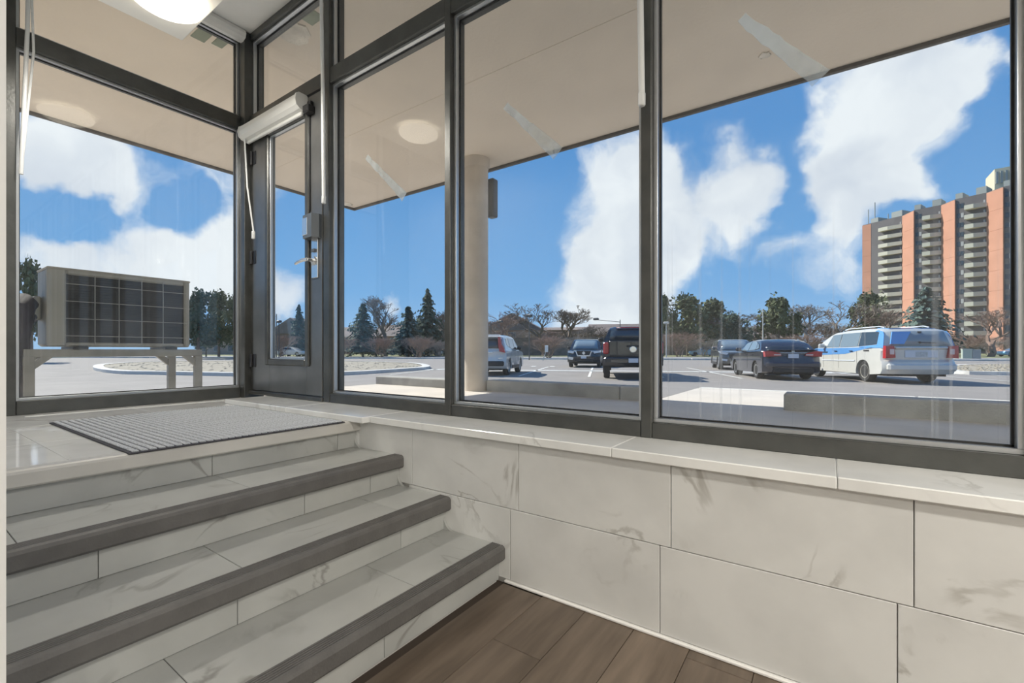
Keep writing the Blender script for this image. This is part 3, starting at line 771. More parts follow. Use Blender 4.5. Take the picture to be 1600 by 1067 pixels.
# ================================================================== outdoor cooling unit on its stand
M_case = mat('casing_cream', (.25, .243, .222), .5, var=.08, vscale=3)
M_coil = mat('coil_dark', (.010, .010, .011), .55, var=.3, vscale=30)
M_wire = mat('grille_wire', (.30, .30, .29), .4, metal=.5)
M_steel = mat('galvanised_steel', (.25, .24, .22), .5, metal=.35, var=.14, vscale=7)
M_hose = mat('hose_insulation', (.035, .032, .045), .8, var=.3, vscale=15)
XA = -5.20; ay0, ay1, az0, az1 = .855, 1.858, .985, 1.632
ac = thing('cooling_unit', 'outdoor air-conditioner unit with wire guard over its dark coil', 'air conditioner', (XA, ay0, az0))
w_, hgt, dp = ay1 - ay0, az1 - az0, .36
cs = MB()
cs.cbox((-dp, 0, 0), (-.03, w_, hgt), .02)
cs.build('casing', M_case, ac)
for a, b in (((-.05, 0, 0), (0, .115, hgt)), ((-.05, w_ - .045, 0), (0, w_, hgt)), ((-.05, .115, hgt - .045), (0, w_ - .045, hgt)), ((-.05, .115, 0), (0, w_ - .045, .035))): B('front_frame', a, b, M_case, ac, .012)
B('coil', (-.032, .11, .03), (-.022, w_ - .04, hgt - .04), M_coil, ac)
fin = MB()
for k in range(26): fin.box((-.022, .118, .05 + k * .0212), (-.016, w_ - .048, .053 + k * .0212))
fin.build('coil_fins', M_coil, ac)
for k in range(1, 5): MB().tube([(.004, .13 + k * .163, .02), (.004, .13 + k * .163, hgt - .03)], .0035, 6).build('guard_wire', M_wire, ac)
for k in range(4): MB().tube([(.006, .10, .09 + k * .145), (.006, w_ - .03, .09 + k * .145)], .003, 6).build('guard_wire', M_wire, ac)
for yy in (.20, w_ - .16): B('mounting_foot', (-dp - .02, yy - .05, -.022), (.02, yy + .05, .0), M_black, ac, .004)
B('top_cover', (-dp - .006, -.006, hgt - .012), (.008, w_ + .006, hgt + .008), M_case, ac, .01)
B('valve_cover', (-dp + .05, -.05, .22), (-dp + .17, .0, .42), M_case, ac, .012)
stn = thing('metal_stand', 'galvanised steel stand under the outdoor cooling unit', 'stand', (XA, ay0, ZW))
hz = az0 - .022 - ZW
yl0, yl1 = -.10, 1.08
for x_ in (-.02, -.34):
    B('beam', (x_ - .025, yl0 - .03, hz - .065), (x_ + .025, yl1 + .03, hz), M_steel, stn, .004)
    for yy, sg in ((yl0, 1), (yl1, -1)):
        if x_ < -.1 and sg < 0: yy -= .12
        B('leg', (x_ - .028, yy - .032, .008), (x_ + .028, yy + .032, hz - .06), M_steel, stn, .004)
        B('foot_plate', (x_ - .06, yy - .06, 0), (x_ + .06, yy + .06, .008), M_steel, stn)
        MB().prism([(yy, hz - .19), (yy + sg * .14, hz - .06), (yy + sg * .07, hz - .06), (yy, hz - .125)], 'x', x_ - .02, x_ + .02).build('gusset', M_steel, stn)
for yy in (yl0 + .12, yl1 - .2): B('cross_bar', (-.34, yy - .02, hz - .05), (-.02, yy + .02, hz - .004), M_steel, stn)
pp = thing('refrigerant_pipe', 'thick dark insulated pipe dropping beside the cooling unit', 'pipe', (XA - .12, ay0 - .10, ZW))
MB().tube([(-.10, .05, .90), (-.06, .0, .93), (.0, -.03, .88), (.02, -.05, .70), (.03, -.06, .45), (.03, -.05, .002)], [.05, .07, .085, .08, .06, .055], 14).build('insulation', M_hose, pp, smooth=True)
MB().tube([(-.12, .06, .80), (-.03, .03, .82), (.0, -.005, .68), (.06, -.02, .35), (.075, -.02, .002)], .032, 10).build('drain_hose', M_hose, pp, smooth=True)

# ================================================================== VEHICLES
M_tyre = mat('tyre', (.022, .022, .023), .85, var=.2, vscale=30)
M_rim = mat('alloy_rim', (.50, .50, .49), .35, metal=.7, var=.1)
M_rimd = mat('dull_rim', (.36, .34, .30), .5, metal=.5, var=.2)
M_cgl = mat('car_glass', (.030, .042, .052), .06, spec=.8, coat=.5)
M_cgl2 = mat('car_glass_pale', (.19, .24, .27), .08, spec=.8, coat=.5)
M_red = mat('tail_light_red', (.45, .02, .025), .2, coat=.6)
M_redw = mat('tail_light_clear', (.75, .55, .52), .2, coat=.6)
M_headl = mat('head_light', (.70, .73, .76), .12, coat=.8)
M_plate = mat('number_plate', (.62, .65, .70), .5)
M_trimb = mat('car_trim_black', (.018, .018, .02), .5)
M_chr = mat('car_chrome', (.78, .79, .80), .15, metal=.95)
M_und = mat('underbody', (.012, .012, .012), .9)
def paint(n, c, metal=.2): return mat(n, c, .22, metal=metal, coat=1.0, var=.03)

def lerp(a, b, t): return a + (b - a) * t
class Car:
    def __init__(s, name, label, cat, sp):
        s.sp = sp; s.W = sp['W']; s.t = thing(name, label, cat)
        s.body = sp['paint']
    def half(s, z):           # half width of the cabin at height z
        zb, zr = s.sp['zb'], s.sp['zr']; t = min(max((z - zb) / (zr - zb), 0), 1)
        return s.W / 2 * (.975 - s.sp.get('tum', .17) * t ** 1.25)
    def loft(s, name, poly, m, slices, xin, half=None, label=None, zdrop=None):
        xs = [p[0] for p in poly]; x0, x1 = min(xs), max(xs); xc, hl = (x0 + x1) / 2, (x1 - x0) / 2
        ztop = max(p[1] for p in poly)
        mb = MB(); n = len(poly); rings = []
        for f_ in slices:
            af = abs(f_); e = xin * af ** 6; r = []
            for (x, z) in poly:
                q = abs(x - xc) / hl
                xx = x - math.copysign(e * max(0, (q - .55) / .45) ** 1.5, x - xc)
                zz = z
                if zdrop: zz = z - zdrop * af ** 8 * max(0, (z - lerp(min(p[1] for p in poly), ztop, .45)) / (ztop - lerp(min(p[1] for p in poly), ztop, .45)))
                y = f_ * (half(z) if half else s.W / 2)
                r.append((xx, y, zz))
            rings.append(r)
        base = len(mb.v)
        for r in rings: mb.v += r
        for k in range(len(rings) - 1):
            for j in range(n):
                j2 = (j + 1) % n; mb.f.append((base + k * n + j, base + k * n + j2, base + (k + 1) * n + j2, base + (k + 1) * n + j)); mb.m.append(0)
        mb.f.append(tuple(range(base, base + n))); mb.m.append(0)
        e_ = base + (len(rings) - 1) * n; mb.f.append(tuple(range(e_, e_ + n))[::-1]); mb.m.append(0)
        return mb.build(name, m, s.t, smooth=True, label=label)
    def lower(s):
        sp = s.sp; r = sp['r'] + .045; zc = sp['zc']; wb = sp['wb']
        def arch(cx):
            dz = zc - sp['r']; a0 = math.asin(max(-1, min(1, dz / r)))
            return [(cx - r * math.cos(t), sp['r'] + r * math.sin(t)) for t in [lerp(a0, PI - a0, k / 12) for k in range(13)]]
        poly = [(-sp['ro'] + .12, zc + .03), (-r - .02, zc)] + arch(0) + [(r + .02, zc)] + arch(wb) + [(wb + r + .02, zc)] + sp['low']
        s.loft('body', poly, s.body, (-1, -.97, -.9, -.6, 0, .6, .9, .97, 1), sp.get('xin', .16), zdrop=.05)
        B('underbody', (-sp['ro'] + .22, -s.W / 2 + .20, zc - .03), (wb + sp['fo'] - .3, s.W / 2 - .20, .62), M_und, s.t)
    def cabin(s, poly): s.cab = poly; s.loft('cabin', poly, s.body, (-1, -.95, -.75, 0, .75, .95, 1), .06, s.half, zdrop=.05)
    def plate_side(s, name, pts, m, off=.006, side=1, thick=.012, half=None, label=None):
        mb = MB(); hf = half or s.half; n = len(pts)
        o = [(x, side * (hf(z) + off), z) for x, z in pts]; i_ = [(x, side * (hf(z) + off - thick), z) for x, z in pts]
        mb.face(o); mb.face(i_[::-1])
        for k in range(n): j = (k + 1) % n; mb.face([o[k], o[j], i_[j], i_[k]])
        return mb.build(name, m, s.t, label=label)
    def both(s, name, pts, m, **k): return [s.plate_side(name, pts, m, side=sd, **k) for sd in (1, -1)]
    def screen(s, name, p0, p1, w0, w1, m, off=.012, cut=None):
        """glass across the car between side-profile points p0 (low) and p1 (high)"""
        d = Vector((p1[0] - p0[0], p1[1] - p0[1])).normalized(); nr = Vector((d.y, -d.x))
        if (nr.x < 0) != (p0[0] < s.sp['wb'] / 2): nr = -nr
        mb = MB(); R = []
        for p, w_ in ((p0, w0), (lerp(Vector(p0), Vector(p1), .5), lerp(w0, w1, .5)), (p1, w1)):
            row = []
            for k in range(7):
                y = lerp(-w_ / 2, w_ / 2, k / 6); b = -.05 * (abs(y) / (w_ / 2)) ** 4
                row.append((p[0] + nr.x * (off + b * .3), y, p[1] + nr.y * (off + b * .3)))
            R.append(row)
        for a, b in zip(R[:-1], R[1:]):
            for k in range(6): mb.face([a[k], a[k + 1], b[k + 1], b[k]])
        o = mb.build(name, m, s.t, smooth=True)
        md = o.modifiers.new('thick', 'SOLIDIFY'); md.thickness = .012; md.offset = 0
        return o
    def wheels(s, rimm=None, spokes=8):
        sp = s.sp; r = sp['r']; w = sp.get('tw', .22); yo = s.W / 2 - .035
        ty = MB().lathe([(r * .62, w / 2 - .012), (r * .93, w / 2), (r * .985, w / 2 - .03), (r, 0), (r * .985, -w / 2 + .03), (r * .93, -w / 2), (r * .62, -w / 2 + .012), (r * .62, w / 2 - .012)], 28, (0, 0, 0), 'y').mesh('wheel', M_tyre, True)
        rm = MB().lathe([(.0001, w / 2 - .03), (r * .14, w / 2 - .025), (r * .17, w / 2 - .05), (r * .52, w / 2 - .06), (r * .56, w / 2 - .012), (r * .64, w / 2 - .006), (r * .64, w / 2 - .05)], 28, (0, 0, 0), 'y')
        for k in range(spokes):
            t = 2 * PI * k / spokes; c_, s_ = math.cos(t), math.sin(t); a, b = r * .1, r * .58; h_ = r * .07
            for sg in (1,):
                P = [(c_ * a - s_ * h_, s_ * a + c_ * h_), (c_ * b - s_ * h_, s_ * b + c_ * h_), (c_ * b + s_ * h_, s_ * b - c_ * h_), (c_ * a + s_ * h_, s_ * a - c_ * h_)]
                rm.prism(P, 'y', w / 2 - .058, w / 2 - .022)
        rm = rm.mesh('rim', rimm or M_rim, True)
        for x in (0, sp['wb']):
            for sd in (1, -1):
                o = link('wheel', ty, s.t, (x, sd * (yo - w / 2), r)); q = link('rim', rm, o)
                if sd < 0: q.rotation_euler = (0, 0, PI)
    def box(s, name, a, b, m, c=.015, label=None, parent=None): return B(name, a, b, m, parent or s.t, c, label)
    def mirrors(s, x, z, m=None):
        for sd in (1, -1):
            y = sd * (s.half(z) + .005)
            MB().cbox((x - .06, y, z), (x + .07, y + sd * .20, z + .15), .03).box((x - .02, y - sd * .03, z), (x + .03, y + sd * .05, z + .04)).build('mirror', m or s.body, s.t)
    def place(s, ref, refxy, head):
        """put local point ref=(x,y) over the world point refxy, nose towards head degrees"""
        h = math.radians(head); c_, s_ = math.cos(h), math.sin(h)
        x = refxy[0] - (c_ * ref[0] - s_ * ref[1]); y = refxy[1] - (s_ * ref[0] + c_ * ref[1])
        s.t.location = (x, y, ZL + .002); s.t.rotation_euler = (0, 0, h)
def xy(u, d): p = at(u, CV, d); return (p.x, p.y)
def oval(cx, cz, rx, rz, n=14): return [(cx + rx * math.cos(2 * PI * k / n), cz + rz * math.sin(2 * PI * k / n)) for k in range(n)]
def rear_panel(c, name, yz, x0, x1, m, label=None):
    return MB().prism(yz, 'x', x0, x1).build(name, m, c.t, label=label)
def mirror_y(pts): return [(-y, z) for y, z in pts][::-1]

# ---- minivan, white with a blue livery
white = paint('van_white', (.64, .63, .59), 0.0); vblue = paint('van_blue', (.12, .34, .72), 0.0)
c = Car('minivan', 'white minivan with blue livery stripe seen from behind', 'van',
        dict(W=1.98, wb=3.08, ro=1.10, fo=.95, r=.345, zc=.26, zb=1.10, zr=1.74, tum=.15, paint=white, xin=.20,
             low=[(3.90, .30), (4.02, .48), (4.03, .66), (3.95, .86), (3.55, 1.00), (2.95, 1.10), (-.98, 1.12), (-1.08, 1.05), (-1.04, .74), (-1.13, .66), (-1.15, .42), (-1.05, .30)]))
c.lower()
c.cabin([(-1.03, 1.08), (3.05, 1.08), (2.62, 1.34), (2.12, 1.60), (1.85, 1.69), (1.2, 1.735), (.2, 1.745), (-.50, 1.72), (-.76, 1.67), (-.86, 1.58), (-.97, 1.30)])
c.both('window', [(2.30, 1.14), (1.45, 1.14), (1.45, 1.60), (1.98, 1.58)], M_cgl2)
c.both('window', [(1.40, 1.14), (.35, 1.16), (.35, 1.62), (1.40, 1.61)], M_cgl2)
c.both('window', [(.30, 1.16), (-.62, 1.22), (-.60, 1.58), (-.50, 1.61), (.30, 1.62)], M_cgl)
c.both('livery_band', [(3.85, .90), (2.9, .84), (1.0, .90), (-.45, 1.12), (3.0, 1.10)], vblue, half=lambda z: c.W / 2 * .992, off=.012, label='blue livery stripe')
c.both('livery_pillar', [(-.45, 1.10), (-.98, 1.10), (-.88, 1.50), (-.80, 1.60), (-.55, 1.66), (-.40, 1.63), (-.62, 1.60), (-.66, 1.20), (.3, 1.14)], vblue, off=.010)
MB().face([(-.70, -.62, 1.705), (-.1, -.60, 1.752), (-.1, .62, 1.752), (-.70, .64, 1.705)]).build('livery_roof', vblue, c.t).modifiers.new('thick', 'SOLIDIFY').thickness = .02
c.screen('rear_window', (-1.035, 1.17), (-.885, 1.60), 1.62, 1.42, M_cgl2)
c.screen('windscreen', (2.98, 1.13), (2.20, 1.575), 1.60, 1.40, M_cgl)
MB().face([(-1.02, .82, 1.20), (-1.02, .45, 1.20), (-.91, .20, 1.58), (-.90, .70, 1.58)]).build('livery_decal', vblue, c.t).modifiers.new('thick', 'SOLIDIFY').thickness = .05
tl = [(.70, .80), (.97, .78), (.965, 1.16), (.74, 1.15)]
for pts in (tl, mirror_y(tl)):
    o = rear_panel(c, 'tail_light', pts, -1.10, -.96, M_red)
    sg = 1 if pts[0][0] > 0 else -1
    MB().cbox((-1.108, sg * .74, .90), (-1.095, sg * .86, 1.06), .004).build('reversing_light', M_redw, o)
c.box('rear_bumper', (-1.17, -.92, .40), (-1.0, .92, .62), white, .05)
c.box('tailgate_ledge', (-1.13, -.70, 1.07), (-1.0, .70, 1.13), white, .025)
c.box('plate_recess', (-1.092, -.44, .80), (-1.05, .44, 1.02), M_plate, .01)
c.box('number_plate', (-1.10, -.16, .83), (-1.085, .16, .98), mat('plate_grey', (.48, .50, .50), .5, var=.2, vscale=20), .003)
MB().tube([(-1.05, .04, 1.28), (-1.06, .0, 1.24)], .025, 8).tube([(-1.06, 0, 1.25), (-1.05, -.42, 1.24)], .010, 6).build('rear_wiper', M_trimb, c.t)
MB().cbox((-.93, -.10, 1.56), (-.89, .0, 1.60), .005).build('brake_lamp', M_trimb, c.t)
c.both('side_moulding', [(2.55, .64), (.45, .66), (.45, .70), (2.55, .68)], M_plate, half=lambda z: c.W / 2, off=.014)
for x in (1.42, .33, 2.45): c.both('door_seam', [(x, .40), (x + .012, .40), (x + .012, 1.10), (x, 1.10)], M_trimb, half=lambda z: c.W / 2 * .995, off=.007, thick=.004)
for x in (1.50, .55): c.both('door_handle', [(x, .985), (x + .17, .985), (x + .17, 1.015), (x, 1.015)], M_trimb, half=lambda z: c.W / 2, off=.03)
for x0, wds in ((2.5, 5), (-.05, 4)):
    for k in range(wds): c.both('lettering', [(x0 - k * .075, .93 + (.06 if x0 < 1 else 0)), (x0 - k * .075 - .045, .93 + (.06 if x0 < 1 else 0)), (x0 - k * .075 - .045, .98 + (.06 if x0 < 1 else 0)), (x0 - k * .075, .98 + (.06 if x0 < 1 else 0))], M_trimb, half=lambda z: c.W / 2 * .995, off=.018)
for sd in (1, -1): MB().tube([(1.7, sd * .62, 1.74), (1.5, sd * .62, 1.785), (-.2, sd * .62, 1.79), (-.45, sd * .62, 1.745)], .018, 6).build('roof_rail', M_plate, c.t)
c.mirrors(2.42, 1.12); c.wheels(M_rimd, 9)
c.place((0, .90), xy(1353, 14.8), 116)

# ---- dark saloon
grey = paint('saloon_grey', (.045, .047, .062), .5)
c = Car('saloon_car', 'dark grey saloon car seen from behind beside the minivan', 'car',
        dict(W=1.80, wb=2.67, ro=1.02, fo=.86, r=.315, zc=.22, zb=.96, zr=1.435, tum=.24, paint=grey, xin=.22,
             low=[(3.44, .28), (3.53, .45), (3.52, .62), (3.40, .74), (2.9, .86), (2.30, .955), (.2, .99), (-.55, 1.03), (-.93, 1.035), (-1.0, .98), (-.97, .80), (-1.05, .62), (-1.06, .42), (-.98, .28)]))
c.lower()
c.cabin([(-.62, .99), (2.32, .95), (1.95, 1.14), (1.52, 1.34), (1.25, 1.405), (.75, 1.435), (.25, 1.425), (-.02, 1.385), (-.30, 1.25)])
c.both('window', [(1.72, 1.01), (.92, 1.02), (.92, 1.345), (1.38, 1.315), (1.52, 1.23)], M_cgl2)
c.both('window', [(.86, 1.02), (.12, 1.05), (.05, 1.12), (.22, 1.30), (.50, 1.355), (.86, 1.35)], M_cgl2)
c.both('quarter_window', [(.07, 1.06), (-.22, 1.10), (.0, 1.24), (.15, 1.28), (-.0, 1.14)], M_cgl2)
c.screen('rear_window', (-.60, 1.03), (-.02, 1.375), 1.40, 1.14, M_cgl)
c.screen('windscreen', (2.25, .99), (1.50, 1.345), 1.40, 1.14, M_cgl)
tl = [(.36, .84), (.86, .80), (.885, .98), (.70, 1.0), (.40, .93)]
for pts in (tl, mirror_y(tl)):
    o = rear_panel(c, 'tail_light', pts, -1.03, -.78, M_red)
    sg = 1 if pts[0][0] > 0 else -1
    MB().cbox((-1.04, sg * .38, .85), (-1.028, sg * .60, .89), .004).build('indicator', M_redw, o)
c.box('chrome_strip', (-1.04, -.42, .925), (-1.0, .42, .945), M_chr, .004)
em = MB()
for y in (-.04, .025): em.cbox((-1.02, y, .955), (-1.005, y + .016, 1.015), .002)
em.cbox((-1.02, -.03, .978), (-1.005, .03, .992), .002); em.build('emblem', M_chr, c.t)
c.box('number_plate', (-1.055, -.16, .76), (-1.0, .16, .90), M_plate, .004)
c.box('rear_bumper', (-1.085, -.84, .42), (-.9, .84, .64), grey, .06)
c.box('diffuser', (-1.07, -.62, .26), (-.9, .62, .42), M_trimb, .03)
c.box('boot_lip', (-1.01, -.76, 1.02), (-.8, .76, 1.05), grey, .012)
for x in (.90, 1.78): c.both('door_seam', [(x, .34), (x + .010, .34), (x + .010, .97), (x, .97)], M_trimb, half=lambda z: c.W / 2 * .995, off=.007, thick=.004)
for x in (.22, 1.0): c.both('door_handle', [(x, .84), (x + .17, .84), (x + .17, .87), (x, .87)], grey, half=lambda z: c.W / 2, off=.025)
c.mirrors(1.78, .98); c.wheels(M_rim, 10)
c.place((0, .82), xy(1183, 16.5), 113)

# ---- boxy SUV shapes share these two builders
def suv(name, label, pt, W=1.84, wb=2.65, H=1.68, r=.345, zb=1.05, front=True):
    c = Car(name, label, 'car', dict(W=W, wb=wb, ro=.92, fo=.92, r=r, zc=.26, zb=zb, zr=H, tum=.19, paint=pt, xin=.20,
            low=[(wb + .80, .34), (wb + .90, .48), (wb + .90, .74), (wb + .80, .93), (wb + .35, 1.02), (wb - .28, zb + .01), (-.80, zb + .03), (-.90, .98), (-.88, .74), (-.95, .64), (-.96, .42), (-.86, .32)]))
    c.lower()
    c.cabin([(-.86, zb - .02), (wb - .25, zb - .02), (wb - .62, zb + .26), (wb - 1.02, H - .09), (wb - 1.35, H - .02), (wb - 2.0, H), (.05, H - .02), (-.40, H - .06), (-.60, H - .14), (-.74, zb + .28)])
    zt = H - .14
    c.both('window', [(wb - .78, zb + .06), (wb - 1.42, zb + .06), (wb - 1.42, zt), (wb - 1.18, zt - .01)], M_cgl)
    c.both('window', [(wb - 1.48, zb + .06), (.25, zb + .09), (.22, zt), (wb - 1.48, zt)], M_cgl)
    c.both('quarter_window', [(.17, zb + .12), (-.38, zb + .22), (-.34, zt - .04), (.15, zt)], M_cgl)
    c.screen('rear_window', (-.835, zb + .07), (-.63, H - .17), W * .76, W * .66, M_cgl)
    c.screen('windscreen', (wb - .32, zb + .03), (wb - 1.0, H - .10), W * .80, W * .66, M_cgl2 if front else M_cgl)
    for x in (.22, wb - 1.45, wb - .62): c.both('door_seam', [(x, .42), (x + .010, .42), (x + .010, zb), (x, zb)], M_trimb, half=lambda z: c.W / 2 * .995, off=.007, thick=.004)
    for x in (.32, wb - 1.35): c.both('door_handle', [(x, .93), (x + .17, .93), (x + .17, .965), (x, .965)], pt, half=lambda z: c.W / 2, off=.028)
    c.both('sill_cladding', [(r + .10, .27), (wb - r - .10, .27), (wb - r - .10, .40), (r + .10, .40)], M_trimb, half=lambda z: c.W / 2, off=.012)
    c.mirrors(wb - .85, zb + .02, M_trimb if pt.name != 'crossover_grey' else pt)
    c.box('rear_bumper', (-.985, -W / 2 + .06, .40), (-.85, W / 2 - .06, .60), M_trimb, .04)
    return c
# white compact SUV behind the column
wsuv = paint('suv_white', (.72, .71, .67), 0.0)
c = suv('compact_suv', 'white compact SUV partly hidden by the round column', wsuv, 1.82, 2.62, 1.68, .345, 1.03)
tl = [(.66, .98), (.905, .93), (.86, 1.10), (.74, 1.30), (.70, 1.56), (.60, 1.56), (.62, 1.2)]
for pts in (tl, mirror_y(tl)): rear_panel(c, 'tail_light', pts, -.925, -.62, M_red)
c.box('number_plate', (-.93, -.16, .76), (-.90, .16, .90), M_plate, .004)
c.box('model_badge', (-.925, -.80, .70), (-.91, -.60, .735), M_chr, .003)
c.box('tailgate_strip', (-.93, -.40, .93), (-.90, .40, .97), M_chr, .006)
c.box('spoiler', (-.78, -.62, 1.615), (-.45, .62, 1.66), wsuv, .02)
c.wheels(M_rim, 5)
c.place((0, -.86), xy(795, 18.8), 114)
# dark SUV facing the window
dsuv = paint('suv_black', (.025, .033, .042), .4)
c = suv('dark_suv', 'black SUV with chrome grille facing the window beside the pickup', dsuv, 1.98, 2.82, 1.76, .37, 1.10)
xf = 2.82 + .90
gr = MB().prism([(-.44, 1.00), (.44, 1.00), (.34, .70), (-.34, .70)], 'x', xf - .1, xf + .03).build('grille', M_trimb, c.t)
for pts in ([(.44, 1.01), (.50, 1.01), (.38, .68), (.33, .72)], [(-.33, .72), (-.38, .68), (-.50, 1.01), (-.44, 1.01)], [(.38, .74), (.38, .68), (-.38, .68), (-.38, .74)]): MB().prism(pts, 'x', xf - .08, xf + .045).build('grille_chrome', M_chr, gr)
em = MB().lathe([(.055, -.01), (.085, -.01), (.085, .01), (.055, .01)], 24, (xf + .04, 0, .87), 'x').cbox((xf + .03, -.11, .855), (xf + .05, .11, .885), .004); em.build('emblem', M_chr, gr)
for sd in (1, -1):
    MB().prism([(sd * .56, .98), (sd * .94, 1.02), (sd * .95, .90), (sd * .62, .84)], 'x', xf - .28, xf - .01).build('head_light', M_headl, c.t)
    MB().prism([(sd * .60, .60), (sd * .92, .66), (sd * .92, .50), (sd * .66, .46)], 'x', xf - .25, xf - .0).build('fog_lamp_surround', M_chr if sd < 0 else M_trimb, c.t)
c.box('lower_grille', (xf - .1, -.55, .36), (xf + .02, .55, .54), M_trimb, .03)
c.box('number_plate', (xf + .01, -.16, .54), (xf + .035, .16, .68), M_plate, .004)
c.wheels(M_rim, 6)
c.place((xf, 0), xy(912, 27.0), 291)
# grey crossover facing the window
gsuv = paint('crossover_grey', (.115, .13, .14), .5)
c = suv('grey_crossover', 'grey crossover parked nose towards the saloon car', gsuv, 1.86, 2.71, 1.66, .345, 1.04)
xf = 2.71 + .90
c.box('grille', (xf - .06, -.48, .62), (xf + .02, .48, .86), M_trimb, .05)
em = MB().lathe([(.0001, .0), (.075, .0), (.075, .015), (.0001, .015)], 20, (xf + .015, 0, .80), 'x'); em.build('emblem', M_chr, c.t)
for sd in (1, -1):
    MB().prism([(sd * .50, .90), (sd * .88, .97), (sd * .89, .86), (sd * .58, .80)], 'x', xf - .28, xf - .01).build('head_light', M_headl, c.t)
    MB().prism([(sd * .55, .56), (sd * .82, .60), (sd * .82, .50), (sd * .58, .46)], 'x', xf - .2, xf + .005).build('fog_lamp_surround', M_headl, c.t)
c.box('skid_plate', (xf - .1, -.42, .32), (xf + .015, .42, .46), M_chr, .04)
c.box('number_plate', (xf + .005, -.16, .50), (xf + .03, .16, .62), M_plate, .004)
c.wheels(M_rim, 5)
c.place((2.71, -.84), xy(1124, 24.5), 287)

# ---- pickup truck
pk = paint('pickup_black', (.020, .023, .030), .4)
c = Car('pickup_truck', 'black pickup truck seen from behind its closed tailgate', 'truck',
        dict(W=2.03, wb=3.68, ro=1.18, fo=.95, r=.41, zc=.46, zb=1.36, zr=1.96, tum=.27, paint=pk, xin=.10,
             low=[(4.50, .48), (4.62, .62), (4.62, .95), (4.50, 1.16), (3.9, 1.22), (3.0, 1.30), (-1.08, 1.36), (-1.14, 1.30), (-1.14, .70), (-1.10, .56)]))
c.lower()
c.cabin([(.62, 1.33), (3.05, 1.28), (2.72, 1.55), (2.20, 1.88), (1.95, 1.945), (1.30, 1.965), (.85, 1.94), (.72, 1.86)])
c.both('window', [(2.50, 1.40), (1.80, 1.40), (1.80, 1.84), (2.10, 1.82)], M_cgl); c.both('window', [(1.72, 1.40), (.92, 1.40), (.95, 1.84), (1.72, 1.84)], M_cgl)
c.screen('rear_window', (.635, 1.40), (.735, 1.85), 1.50, 1.36, M_cgl); c.screen('windscreen', (2.98, 1.35), (2.25, 1.86), 1.6, 1.38, M_cgl)
bed = MB().box((-1.10, -.86, 1.10), (.55, .86, 1.345)); bed.build('bed_cover', M_trimb, c.t, (0, 0, .03))
tg = c.box('tailgate', (-1.165, -.80, .80), (-1.10, .80, 1.35), pk, .02)
MB().cbox((-1.178, -.22, 1.13), (-1.16, .22, 1.20), .006).build('tailgate_handle', M_trimb, tg)
MB().lathe([(.0001, -.012), (.10, -.012), (.12, 0)], 20, (-1.17, 0, 1.06), 'x').build('emblem', M_chr, tg)
for sd in (1, -1): MB().cbox((-1.17, sd * .82, .90), (-1.02, sd * 1.0, 1.30), .03).build('tail_light', M_red, c.t)
c.box('rear_bumper', (-1.30, -.98, .56), (-1.10, .98, .78), M_chr if False else pk, .04)
c.box('number_plate', (-1.31, -.16, .60), (-1.295, .16, .75), M_plate, .004)
c.mirrors(2.55, 1.40, M_trimb); c.wheels(M_rim, 6)
for sd in (1, -1): c.box('mud_flap', (-.50, sd * .72, .30), (-.48, sd * .99, .60), M_trimb, .004)
MB().cbox((.70, -.5, 1.88), (.74, .5, 1.92), .008).build('brake_lamp', M_red, c.t)
c.place((0, .94), xy(945, 16.9), 114)

# ---- tiny parked cars on the street beyond
def far_car(u, d, head, m, label):
    c = Car('distant_car', label, 'car', dict(W=1.8, wb=2.6, ro=.9, fo=.85, r=.32, zc=.24, zb=.95, zr=1.45, tum=.2, paint=m, xin=.2,
            low=[(3.35, .30), (3.43, .5), (3.3, .76), (2.2, .95), (-.85, 1.0), (-.95, .8), (-.93, .35)]))
    c.lower(); c.cabin([(-.6, .96), (2.25, .94), (1.5, 1.36), (.8, 1.45), (.1, 1.42), (-.3, 1.2)])
    c.both('window', [(1.7, 1.0), (0, 1.04), (.2, 1.32), (1.4, 1.32)], M_cgl); c.wheels()
    c.place((1.3, 0), xy(u, d), head); c.t.location.z = .12
far_car(672, 74, 24, wsuv, 'distant white car under the trees left of the column')
far_car(640, 76, 24, paint('far_silver', (.5, .52, .55), .3), 'distant silver car under the spruces left of the column')
far_car(1588, 66, 204, paint('far_blue', (.10, .30, .55), .3), 'distant blue car on the grass by the apartment tower')
far_car(1098, 70, 204, paint('far_teal', (.25, .42, .52), .3), 'distant pale blue car beyond the grey crossover')
far_car(458, 70, 24, wsuv, 'distant white car seen through the door glass')

# ================================================================== FAR: tower, houses, trees, poles
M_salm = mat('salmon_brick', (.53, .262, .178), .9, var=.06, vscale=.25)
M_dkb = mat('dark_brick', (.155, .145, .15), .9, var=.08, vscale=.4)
M_slab = mat('balcony_panel', (.60, .57, .47), .8, var=.05)
M_pane = mat('far_pane', (.05, .065, .08), .1, spec=.8)
M_panew = mat('far_curtain', (.42, .42, .42), .6)
M_roofb = mat('roof_block', (.36, .38, .37), .8)
tw = thing('apartment_tower', 'tall salmon and dark brick apartment tower with stacked balconies', 'building', (0, 0, 0))
ZT = 45.0; FH = 2.75; NF = 16
def P2(u, d): p = at(u, CV, d); return Vector((p.x, p.y))
U = [((1348, 159), (1360, 156.8)), ((1411, 147.5), (1428, 142)), ((1472, 136.6), (1492, 131.8)), ((1543, 126), (1567, 121.7)), ((1622, 116.5), (1650, 112.5))]
back = Vector((26, 14))
def vbox(a, b, thick_vec, z0, z1):
    """upright slab from plan point a to b with thickness vector"""
    return MB().prism([(a.x, a.y), (b.x, b.y), (b.x + thick_vec.x, b.y + thick_vec.y), (a.x + thick_vec.x, a.y + thick_vec.y)], 'z', z0, z1)
FOOT = []
